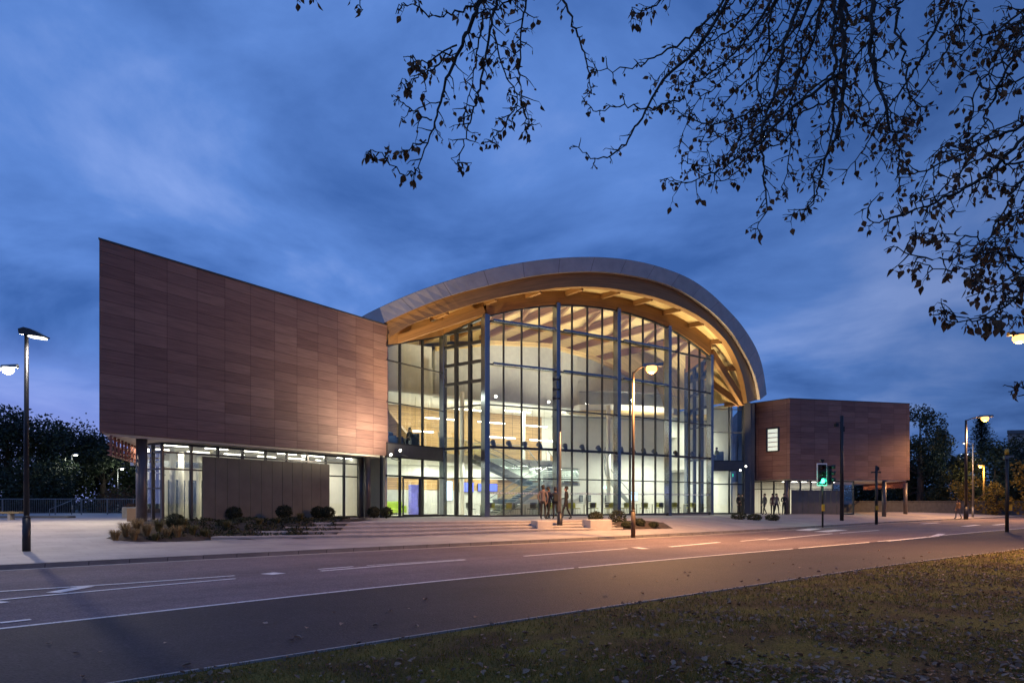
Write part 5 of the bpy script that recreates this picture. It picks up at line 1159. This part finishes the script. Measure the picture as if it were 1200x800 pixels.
for i in range(46):
    x = wr.uniform(-75, 75); y = -22 - .012 * abs(x) * abs(x) * .1 + wr.uniform(-9, 6); hh = wr.uniform(9, 16)
    mb.tube([(x, y, -.5), (x, y, hh * .7)], [.3, .1], 6)
    for k in range(7): cl_.append((Vector((x + wr.gauss(0, 2.2), y + wr.gauss(0, 1.5), hh * wr.uniform(.25, .95))), wr.uniform(1.3, 2.4)))
for i in range(24000):
    c_, q = wr.choice(cl_); p = c_ + Vector((wr.gauss(0, 1), wr.gauss(0, 1), wr.gauss(0, .9))).normalized() * q * wr.random() ** .4
    a = Vector((wr.gauss(0, 1), wr.gauss(0, 1), wr.gauss(0, 1))).normalized() * .62; b = a.cross(Vector((wr.gauss(0, 1), wr.gauss(0, 1), wr.gauss(0, 1)))).normalized() * .25
    mb.add([p - a, p + b, p + a, p - b], [(0, 1, 2, 3)])
tag(mb.build('woodland', leafD), 'dark belt of trees across the park, mirrored in the glass front', 'trees', kind='stuff')
# far building and low wall at the right
fb = empty('office_block', (85, 106, 0), 'pale flat roofed building far behind the trees on the right', 'building')
mb = MB(); mb.prism([(75.5, 104), (95, 100), (101, 116), (90, 120)], -.3, 12.0); mb.build('wall', mat('far_stone', (.3, .26, .24), .8), fb)
mb = MB(); mb.prism([(75.2, 103.7), (95.3, 99.6), (101.4, 116.3), (89.8, 120.4)], 12.0, 12.5); mb.build('roof', M['slab'], fb)
for i in range(4): mb = MB(); t = .12 + i * .22; mb.bar((lerp(75.5, 95, t), lerp(104, 100, t) - .03, 9.3), (lerp(75.5, 95, t + .13), lerp(104, 100, t + .13) - .03, 9.3), .05, 1.6); mb.build('window', M['frame'], fb)
mb = MB(); mb.prism([(32, 68.5), (64, 77.5), (64, 77.9), (32, 68.9)], -.1, 1.62); mb.prism([(31.95, 68.42), (64, 77.42), (64, 77.98), (31.95, 68.98)], 1.62, 1.72); tag(mb.build('boundary_wall', mat('grey_wall', (.055, .058, .065), .8, var=.3, bump=.4)), 'long low grey boundary wall behind the right lamp post', 'wall')

# foreground tree overhead
ft = empty('overhanging_tree', (10.6, 3.2, 0), 'dark autumn tree whose branches with sparse brown leaves hang over the top right', 'tree')
wood = MB(); lv = MB(); rt = random.Random(21)
wood.tube([(10.6, 3.2, -.3), (10.5, 3.2, .3), (10.4, 3.3, 2.2), (10.1, 3.6, 4.2)], [.48, .36, .28, .24], 12)
nodes = {'n0': (9.0, 4.6, 5.6), 'n1': (7.4, 5.6, 7.4), 'n2': (4.8, 6.2, 8.3), 'n3': (2.2, 6.4, 8.2), 'n4': (.3, 6.0, 7.5), 'n5': (8.0, 5.2, 4.2), 'n6': (5.4, 5.6, 5.0), 'n7': (5.0, 5.3, 3.7)}
def limb(pts, r0, r1): 
    out = []
    pts = [Vector(p) for p in pts]
    for i in range(len(pts) - 1):
        for k in range(5): out.append(pts[i].lerp(pts[i + 1], k / 5) + Vector((rt.gauss(0, .02), rt.gauss(0, .02), rt.gauss(0, .02))))
    out.append(pts[-1]); n = len(out); wood.tube(out, [lerp(r0, r1, i / (n - 1)) for i in range(n)], 8)
limb([(10.1, 3.6, 4.0), nodes['n0'], nodes['n1'], nodes['n2']], .2, .11); limb([nodes['n2'], nodes['n3'], nodes['n4']], .11, .06); limb([(10.1, 3.6, 3.6), nodes['n5']], .14, .10); limb([nodes['n5'], (6.8, 5.6, 4.8), nodes['n6']], .09, .04); limb([nodes['n5'], (6.4, 5.2, 3.8), nodes['n7']], .06, .03); limb([(10.1, 3.6, 4.1), (11, 2, 7), (10.5, .5, 9.5)], .2, .05); limb([(10.2, 3.5, 3.8), (12.5, 4.5, 6.5), (14, 6, 8.5)], .18, .05)
def leaf_hang(p, s):
    t = rt.uniform(0, 6.28); Mx = Matrix.Rotation(t, 3, 'Z') @ Matrix.Rotation(rt.gauss(0, .5), 3, 'X') @ Matrix.Rotation(rt.gauss(0, .5), 3, 'Y'); c = rt.uniform(-.15, .25) * s
    st_ = s * .5
    vs = [(0, 0, -st_), (.33 * s, c, -st_ - .28 * s), (.36 * s, c, -st_ - .5 * s), (.16 * s, c * .5, -st_ - .85 * s), (0, 0, -st_ - 1.1 * s), (-.16 * s, c * .5, -st_ - .85 * s), (-.36 * s, c, -st_ - .5 * s), (-.33 * s, c, -st_ - .28 * s), (0, -.02 * s, -st_ - .5 * s)]
    lv.add([p + Mx @ Vector(q) for q in vs], [(i, (i + 1) % 8, 8) for i in range(8)])
    wood.tube([p, p + Mx @ Vector((0, 0, -st_))], .0016, 3, cap=False)
def twig(p, d_, ln, r, depth):
    pts = [p]; n = max(3, int(ln / .045)); d_ = d_.normalized()
    for i in range(n):
        d_ = (d_ + Vector((rt.gauss(0, .22), rt.gauss(0, .22), rt.gauss(-.02, .2)))).normalized(); pts.append(pts[-1] + d_ * ln / n)
    wood.tube(pts, [lerp(r, .0022, i / n) for i in range(n + 1)], 5, cap=False)
    for i in range(1, n + 1):
        if rt.random() < (.42 if i < n else .95) * .78 * LD: leaf_hang(pts[i], rt.choice([.028, .036, .044, .054, .066]))
        if depth and rt.random() < .34: twig(pts[i], (d_ + Vector((rt.gauss(0, .9), rt.gauss(0, .7), rt.gauss(-.1, .7)))), ln * rt.uniform(.25, .5), r * .6, depth - 1)
LD = 1.0
def branch(px, Y0, Y1, node, r0=.016, tw=.15, dens=1.0, leafd=1.0):
    global LD; LD = leafd
    pts = [P(u, v, lerp(Y0, Y1, i / max(1, len(px) - 1))) for i, (u, v) in enumerate(px)]
    # smooth + subdivide
    sm = []
    for i in range(len(pts) - 1):
        p0, p1, p2, p3 = pts[max(i - 1, 0)], pts[i], pts[i + 1], pts[min(i + 2, len(pts) - 1)]
        for k in range(6):
            t = k / 6; sm.append(.5 * ((2 * p1) + (p2 - p0) * t + (2 * p0 - 5 * p1 + 4 * p2 - p3) * t * t + (3 * p1 - p0 - 3 * p2 + p3) * t ** 3) + Vector((rt.gauss(0, .006), rt.gauss(0, .02), rt.gauss(0, .006))))
    sm.append(pts[-1]); n = len(sm)
    wood.tube(sm, [lerp(r0, .0035, (i / (n - 1)) ** .8) for i in range(n)], 6)
    if node:
        if node == 'n5': node = 'n6' if sm[0].z > 3.9 else 'n7'
        a = Vector(nodes[node]); b = sm[0]; dirv = (sm[0] - sm[2]).normalized() * .5; q = []
        for k in range(9):
            t = k / 8; q.append((1 - t) ** 2 * a + 2 * t * (1 - t) * (b + dirv * 1.5) + t * t * b)
        q = [p + Vector((rt.gauss(0, .03), rt.gauss(0, .03), rt.gauss(0, .03))) * (0 if k in (0, 8) else 1) for k, p in enumerate(q)]
        wood.tube(q, [lerp(r0 * 1.7, r0, k / 8) for k in range(9)], 7)
        for k in range(2, 8):
            if rt.random() < .6: twig(q[k], Vector((rt.gauss(.3, .6), rt.gauss(0, .6), rt.gauss(.2, .5))), tw * rt.uniform(.8, 1.6), .006, 1)
    acc = 0
    for i in range(1, n):
        seg = sm[i] - sm[i - 1]; acc += seg.length
        if acc > .052 / dens:
            acc = 0; f = i / n; side = seg.cross(Vector((0, 1, 0))).normalized() * rt.choice((-1, 1))
            d_ = seg.normalized() * .6 + side * .9 + Vector((0, rt.gauss(0, .6), rt.gauss(-.1, .2)))
            twig(sm[i], d_, tw * rt.uniform(.5, 1.5) * (1.1 - .3 * f), .0055, 1)
    for k in range(3): twig(sm[-1], (sm[-1] - sm[-2]) + Vector((rt.gauss(0, .02), rt.gauss(0, .02), -.01)), tw * .6, .004, 0)
BR_ = [
    ([(566, -30), (563, 0), (549, 37), (532, 71), (515, 120), (504, 161), (487, 199)], 5.4, 5.2, 'n4', .024, .14, .8, .9),
    ([(534, 52), (500, 71), (481, 67)], 5.35, 5.2, None, .008, .10, .9, .9), ([(530, 60), (505, 82), (485, 92), (470, 96)], 5.35, 5.3, None, .008, .08, .9, .9), ([(507, 142), (481, 129), (466, 116)], 5.3, 5.1, None, .007, .09, 1, .9), ([(500, 165), (474, 176)], 5.25, 5.2, None, .006, .08, 1, .9), ([(487, 199), (474, 204), (444, 180), (434, 178)], 5.2, 5.1, None, .006, .07, 1, .9),
    ([(590, -30), (582, 0), (575, 37), (567, 75), (560, 112), (552, 139), (543, 169), (536, 191)], 5.7, 5.4, 'n4', .016, .13, .9, 1.0), ([(566, 19), (560, 49), (556, 82), (545, 131)], 5.5, 5.6, None, .010, .12, .9, 1.0),
    ([(625, -30), (616, 0), (611, 37), (609, 82), (611, 112), (616, 150)], 5.9, 5.5, 'n4', .012, .12, 1.1, 1.1), ([(579, 40), (590, 79), (605, 109), (606, 130)], 5.7, 5.6, None, .008, .12, 1.0, 1.0), ([(606, 120), (590, 150), (575, 165)], 5.6, 5.5, None, .006, .10, 1.2, 1.2),
    ([(575, -25), (560, 0), (534, 17), (507, 19), (481, 6), (466, 10)], 5.2, 5.0, 'n4', .010, .07, .7, .7), ([(460, -30), (430, -12), (420, 6)], 5.0, 5.0, 'n4', .006, .08, .8, 1.0), ([(420, -35), (380, -25), (352, -4)], 5.0, 4.9, None, .006, .06, .8, .9),
    ([(640, -30), (590, 5), (570, 12)], 5.8, 5.6, 'n4', .01, .12, 1, 1.0),
    ([(650, -30), (661, 0), (676, 41), (687, 71), (691, 97), (693, 108)], 6.2, 5.9, 'n3', .013, .08, .6, .5), ([(875, -40), (845, 5), (809, 42), (770, 66), (740, 80), (700, 83)], 6.6, 6.0, 'n3', .016, .10, .6, .5), ([(800, 116), (760, 127), (732, 124), (699, 131), (684, 116)], 6.3, 6.0, None, .009, .08, .7, .6),
    ([(870, -30), (851, 4), (817, 57), (778, 92), (751, 139), (729, 172), (702, 186), (676, 172)], 6.8, 6.1, 'n3', .022, .10, .6, .45), ([(800, -25), (770, 4), (750, 12), (740, 22)], 6.2, 6, 'n3', .009, .1, .8, .7),
    ([(950, -30), (939, 0), (920, 50), (909, 107), (893, 153), (895, 199), (897, 245), (886, 268)], 6.8, 6.4, 'n2', .026, .15, .9, .9), ([(985, -30), (985, 0), (989, 46), (989, 84), (981, 153), (966, 192), (958, 226), (947, 241)], 6.6, 6.3, 'n2', .034, .15, .8, .8),
    ([(989, 84), (955, 107), (920, 134), (893, 165), (866, 184), (843, 199), (809, 213), (782, 209)], 6.6, 6.2, None, .018, .14, .9, .85), ([(1030, -30), (1024, 0), (1022, 57), (1031, 111), (1047, 157), (1054, 188), (1054, 218)], 6.3, 6.0, 'n2', .026, .14, .8, .8),
    ([(1130, -30), (1112, 0), (1085, 57), (1066, 92), (1039, 130), (1016, 169), (993, 199)], 6.5, 6.2, 'n1', .018, .14, .8, .8), ([(920, -30), (893, 19), (866, 57), (828, 88), (790, 100)], 7.0, 6.6, 'n2', .018, .13, .8, .7), ([(900, 120), (866, 138), (832, 146), (805, 138), (786, 119)], 6.8, 6.5, None, .010, .1, .9, .8),
    ([(1075, -20), (1058, 0), (1008, 38), (990, 70)], 6.8, 6.6, 'n2', .012, .12, .7, .8), ([(960, -20), (935, 30), (890, 80), (850, 120), (825, 160)], 7.2, 6.8, 'n2', .016, .14, .8, .8), ([(905, -30), (880, 10), (850, 40), (815, 60), (795, 90)], 7.0, 6.7, 'n2', .014, .13, .8, .7), ([(965, -20), (955, 40), (930, 100), (900, 140), (860, 170), (850, 190)], 7.4, 7.0, 'n2', .016, .15, .9, .9), ([(980, 100), (1000, 140), (1020, 150), (1060, 140)], 6.6, 6.5, None, .010, .12, .7, .7), ([(1024, 40), (1000, 70), (985, 90)], 6.4, 6.5, None, .014, .1, .6, .6),
    ([(1235, 130), (1200, 146), (1142, 172), (1085, 199), (1054, 203)], 5.6, 5.4, 'n5', .016, .14, 1.0, 1.0), ([(1240, 130), (1200, 161), (1154, 207), (1104, 234), (1058, 251), (1031, 259), (1012, 245)], 5.4, 5.1, 'n5', .018, .13, .9, .9), ([(1225, 170), (1200, 207), (1184, 232), (1163, 270), (1142, 315)], 5.2, 5.0, 'n5', .014, .13, 1.0, 1.0),
    ([(1240, 320), (1200, 305), (1170, 296), (1128, 300), (1093, 303), (1047, 289)], 5.0, 4.8, 'n5', .013, .11, .9, .8), ([(1163, 282), (1156, 284), (1125, 275), (1093, 275), (1072, 272)], 5.0, 4.9, None, .007, .1, .9, .8), ([(1235, 305), (1200, 340), (1180, 357), (1156, 373), (1121, 378), (1100, 363)], 4.9, 4.7, 'n5', .011, .09, .8, .7), ([(1240, 300), (1200, 315), (1166, 336), (1149, 333)], 5.0, 4.9, 'n5', .009, .1, .9, .8),
    ([(1187, 350), (1160, 340), (1140, 325)], 4.9, 4.8, None, .006, .1, .9, .8), ([(1230, -10), (1200, 12), (1165, 38), (1142, 50), (1120, 73)], 6.0, 5.8, 'n1', .014, .14, .8, 1.0), ([(1117, -20), (1131, 38), (1142, 50)], 6.0, 5.9, 'n1', .008, .11, .8, .9), ([(1235, 80), (1200, 92), (1162, 103), (1135, 84)], 5.6, 5.5, 'n5', .010, .13, .9, 1.0), ([(1230, 20), (1195, 60), (1170, 100), (1150, 150), (1120, 180)], 5.8, 5.5, 'n1', .016, .15, 1.0, 1.0),
    ([(1240, 450), (1215, 462), (1195, 452), (1186, 458)], 4.6, 4.5, 'n5', .006, .05, 1, .7), ([(1235, 230), (1205, 245), (1180, 262), (1160, 290)], 5.3, 5.1, 'n5', .010, .13, 1.0, 1.0), ([(1240, 180), (1190, 190), (1150, 185), (1110, 215), (1090, 240)], 5.5, 5.2, 'n5', .011, .13, .9, .9), ([(1240, -20), (1205, 10), (1195, 30), (1190, 60)], 5.6, 5.4, 'n1', .01, .14, 1.1, 1.1)]
for b_ in BR_: branch(*b_)
for b_ in BR_[20:]:
    for rep_ in range(2 if b_[0][0][0] < 1120 else (rt.random() < .8)):
        ox, oy = rt.uniform(-32, 32), rt.uniform(-14, 10); m_ = rt.uniform(.7, 1.05); u0, v0 = b_[0][0]
        branch([(u0 + ox + (u - u0) * m_ + rt.uniform(-7, 7), min(v0 + (v - v0) * m_ + oy + rt.uniform(-6, 6), 372)) for u, v in b_[0]], b_[1] + rt.uniform(-.3, .7), b_[2] + rt.uniform(-.2, .7), b_[3], b_[4] * .6, b_[5], .8, b_[7])
wood.build('trunk', M['bark'], ft); lv.build('foliage', leafmat('brown_leaf', (.07, .036, .018), (.20, .105, .045), .65, .3), ft)

# ------------------------------------------------------------------ interior and facade light
for a in (-7.5, -2.5): add_light('downlight', 'AREA', L3(a, -4.2, 4.35), 170, WARM, (2.5, 1.2), L3(a, -4.2, 0))
for a in (5, 9): add_light('downlight', 'AREA', L3(a, -4.0, 5.3), 230, WARM, (2, 1.2), L3(a, -4.6, 0))
for a in (-13, -9, -4.5, 0): add_light('downlight', 'AREA', L3(a, -8.2 if a > -10 else -6.5, 4.3), 210, WARM, (2.4, 1.6), L3(a, -8.2 if a > -10 else -6.5, 0))
add_light('downlight', 'AREA', L3(14, -5.5, 4.3), 190, WARM, (2, 2), L3(14, -5.5, 0))
for a in (-9, -5, -1, 3): add_light('gallery_light', 'AREA', L3(a, -11, 9.1), 190, WARM, (3, 2), L3(a, -11.5, 5))
for a in (-13.5,): add_light('gallery_light', 'AREA', L3(a, -6, 9.0), 170, WARM, (2, 2), L3(a, -6, 5))
add_light('gallery_light', 'AREA', L3(14, -6, 8.5), 190, WARM, (2, 2), L3(14, -7, 5))
for a in (-7, 0, 7): add_light('uplight', 'SPOT', L3(a, -1.3, 5.6), 3600, (1, .9, .68), .2, L3(a, -3.5, 15), 95)
for a in (-6.5, 0, 6.5): add_light('wall_washer', 'SPOT', L3(a, -1.6, 10.2), 110, (1, .9, .74), .15, L3(a, -8, 10.5), 95)
for a in (-6, 0, 6): add_light('bulkhead_fill', 'AREA', L3(a, -10.6, 9.6), 160, (1, .88, .62), (3, 1.2), L3(a, -9.5, 16))  # unseen fill added to brighten the dark space behind the bulkhead
# left wing interior
for s_ in (3.0, 6.5, 10, 13.6): add_light('downlight', 'AREA', (*W(s_, 4.6), ZS - .22), 85, (1, .9, .68), (2.2, 1.6), (*W(s_, 4.6), 0))
for f in (.2, .6): q = Vector((*r1, 0)).lerp(Vector((*r2, 0)), f); add_light('downlight', 'AREA', (q.x, q.y + 3, rz0 - .2), 90, (1, .9, .68), (2, 1.6), (q.x, q.y + 3, 0))
add_light('downlight', 'AREA', (22.2, 62.5, rz0 - .2), 90, (1, .9, .68), (1.6, 1.6), (22.2, 62.5, 0))
# floodlights: grazing the wing, lighting the eaves
pL = P(474, 527, 37.6)
add_light('flood', 'SPOT', pL + Vector((.2, -.5, .0)), 1500, (1, .82, .56), .12, (*W(13.5, -.2), 9.5), 172, blend=.8)
add_light('flood', 'SPOT', pL + Vector((.2, -.3, .25)), 2600, (1, .74, .38), .1, L3(-13.5, .6, 12.8), 100, blend=.8)
pR = P(873.5, 546.5, 56.2)
add_light('flood', 'SPOT', pR + Vector((-.1, -.35, .25)), 2600, (1, .76, .40), .1, L3(13.8, .2, 12.5), 105, blend=.8)
add_light('flood', 'SPOT', pR + Vector((.1, -.5, .0)), 200, (1, .62, .34), .1, (24, 57.5, 6), 110, blend=.8)
for a in (-6.5, -1.5, 3.5, 8, 9.8): add_light('soffit_fill', 'SPOT', L3(a, fn(a) + .5, 10.3), 420, (1, .78, .42), .1, L3(a, 1.6, 16), 120, blend=.8)  # added fill without fixtures, brightens the timber soffit

# ------------------------------------------------------------------ world, camera
w = bpy.data.worlds.new('World'); sc.world = w; w.use_nodes = True; nt = w.node_tree; lk = nt.links.new; bg = nt.nodes['Background']
tc = N(nt, 'ShaderNodeTexCoord'); sx = N(nt, 'ShaderNodeSeparateXYZ'); lk(tc.outputs['Generated'], sx.inputs[0])
sky = N(nt, 'ShaderNodeTexSky', sky_type='NISHITA'); sky.sun_disc = False; sky.sun_elevation = R(-1.5); sky.sun_rotation = R(-60); sky.ozone_density = 6.0
ad = N(nt, 'ShaderNodeMath', operation='ADD'); ad.inputs[1].default_value = .22; lk(sx.outputs[2], ad.inputs[0])
mxz = N(nt, 'ShaderNodeMath', operation='MAXIMUM'); mxz.inputs[1].default_value = .05; lk(ad.outputs[0], mxz.inputs[0])
dx = N(nt, 'ShaderNodeMath', operation='DIVIDE'); dy = N(nt, 'ShaderNodeMath', operation='DIVIDE'); lk(sx.outputs[0], dx.inputs[0]); lk(mxz.outputs[0], dx.inputs[1]); lk(sx.outputs[1], dy.inputs[0]); lk(mxz.outputs[0], dy.inputs[1])
cb = N(nt, 'ShaderNodeCombineXYZ'); lk(dx.outputs[0], cb.inputs[0]); lk(dy.outputs[0], cb.inputs[1])
mp = N(nt, 'ShaderNodeMapping'); mp.inputs['Rotation'].default_value = (0, 0, R(28)); mp.inputs['Scale'].default_value = (.95, .95, 1); mp.inputs['Location'].default_value = (3.3, 1.1, 0); lk(cb.outputs[0], mp.inputs[0])
n1 = N(nt, 'ShaderNodeTexNoise', Scale=1.7, Detail=8.0, Roughness=.55, Distortion=.35); lk(mp.outputs[0], n1.inputs['Vector'])
n2 = N(nt, 'ShaderNodeTexNoise', Scale=.5, Detail=3.0); lk(mp.outputs[0], n2.inputs['Vector'])
av = N(nt, 'ShaderNodeMath', operation='MULTIPLY_ADD'); av.inputs[1].default_value = .55; lk(n1.outputs['Fac'], av.inputs[0]); hf = N(nt, 'ShaderNodeMath', operation='MULTIPLY'); hf.inputs[1].default_value = .45; lk(n2.outputs['Fac'], hf.inputs[0]); lk(hf.outputs[0], av.inputs[2])
cr = N(nt, 'ShaderNodeValToRGB'); e = cr.color_ramp.elements
e[0].position = .40; e[0].color = (.032, .088, .27, 1); e[1].position = .62; e[1].color = (.185, .28, .57, 1); k = e.new(.51); k.color = (.076, .168, .44, 1)
lk(av.outputs[0], cr.inputs[0])
# pale lilac band low on the left
gl = N(nt, 'ShaderNodeMapRange', interpolation_type='SMOOTHSTEP'); gl.inputs['From Min'].default_value = .22; gl.inputs['From Max'].default_value = .06; lk(sx.outputs[2], gl.inputs[0])
gx = N(nt, 'ShaderNodeMapRange', interpolation_type='SMOOTHSTEP'); gx.inputs['From Min'].default_value = -.2; gx.inputs['From Max'].default_value = -.62; lk(sx.outputs[0], gx.inputs[0])
gm = N(nt, 'ShaderNodeMath', operation='MULTIPLY'); lk(gl.outputs[0], gm.inputs[0]); lk(gx.outputs[0], gm.inputs[1])
gm2 = N(nt, 'ShaderNodeMath', operation='MULTIPLY'); gm2.inputs[1].default_value = .75; lk(gm.outputs[0], gm2.inputs[0])
mx = N(nt, 'ShaderNodeMix', data_type='RGBA'); lk(gm2.outputs[0], mx.inputs['Factor']); lk(cr.outputs[0], mx.inputs[6]); mx.inputs[7].default_value = (.21, .24, .56, 1)
# darker to the low right
dr = N(nt, 'ShaderNodeMapRange', interpolation_type='SMOOTHSTEP'); dr.inputs['From Min'].default_value = .15; dr.inputs['From Max'].default_value = .6; dr.inputs['To Min'].default_value = 1.0; dr.inputs['To Max'].default_value = .62; lk(sx.outputs[0], dr.inputs[0])
mm = N(nt, 'ShaderNodeMix', data_type='RGBA', blend_type='MULTIPLY'); mm.inputs['Factor'].default_value = 1; lk(mx.outputs[2], mm.inputs[6]); lk(dr.outputs[0], mm.inputs[7])
sk = N(nt, 'ShaderNodeMix', data_type='RGBA', blend_type='MULTIPLY'); sk.inputs['Factor'].default_value = 1; lk(sky.outputs[0], sk.inputs[6]); sk.inputs[7].default_value = (.06, .06, .06, 1)
sm_ = N(nt, 'ShaderNodeMix', data_type='RGBA', blend_type='ADD'); sm_.inputs['Factor'].default_value = 1; lk(mm.outputs[2], sm_.inputs[6]); lk(sk.outputs[2], sm_.inputs[7])
lk(sm_.outputs[2], bg.inputs[0]); bg.inputs[1].default_value = 1.06

cam = bpy.data.cameras.new('Camera'); co = bpy.data.objects.new('Camera', cam); COL.objects.link(co)
co.location = (0, 0, H); co.rotation_euler = (R(90), 0, 0); cam.sensor_width = 36; cam.lens = 24; cam.shift_y = (VH - 400) / 1200; cam.clip_end = 3000; cam.clip_start = .05
sc.camera = co
vs = sc.view_settings; vs.view_transform = 'Standard'; vs.look = 'None'; vs.exposure = .45; vs.gamma = 1; vs.use_curve_mapping = False
c = sc.cycles; c.max_bounces = 7; c.diffuse_bounces = 3; c.glossy_bounces = 3; c.transmission_bounces = 4; c.transparent_max_bounces = 24; c.caustics_reflective = False; c.caustics_refractive = False; c.sample_clamp_indirect = 4; c.use_denoising = True
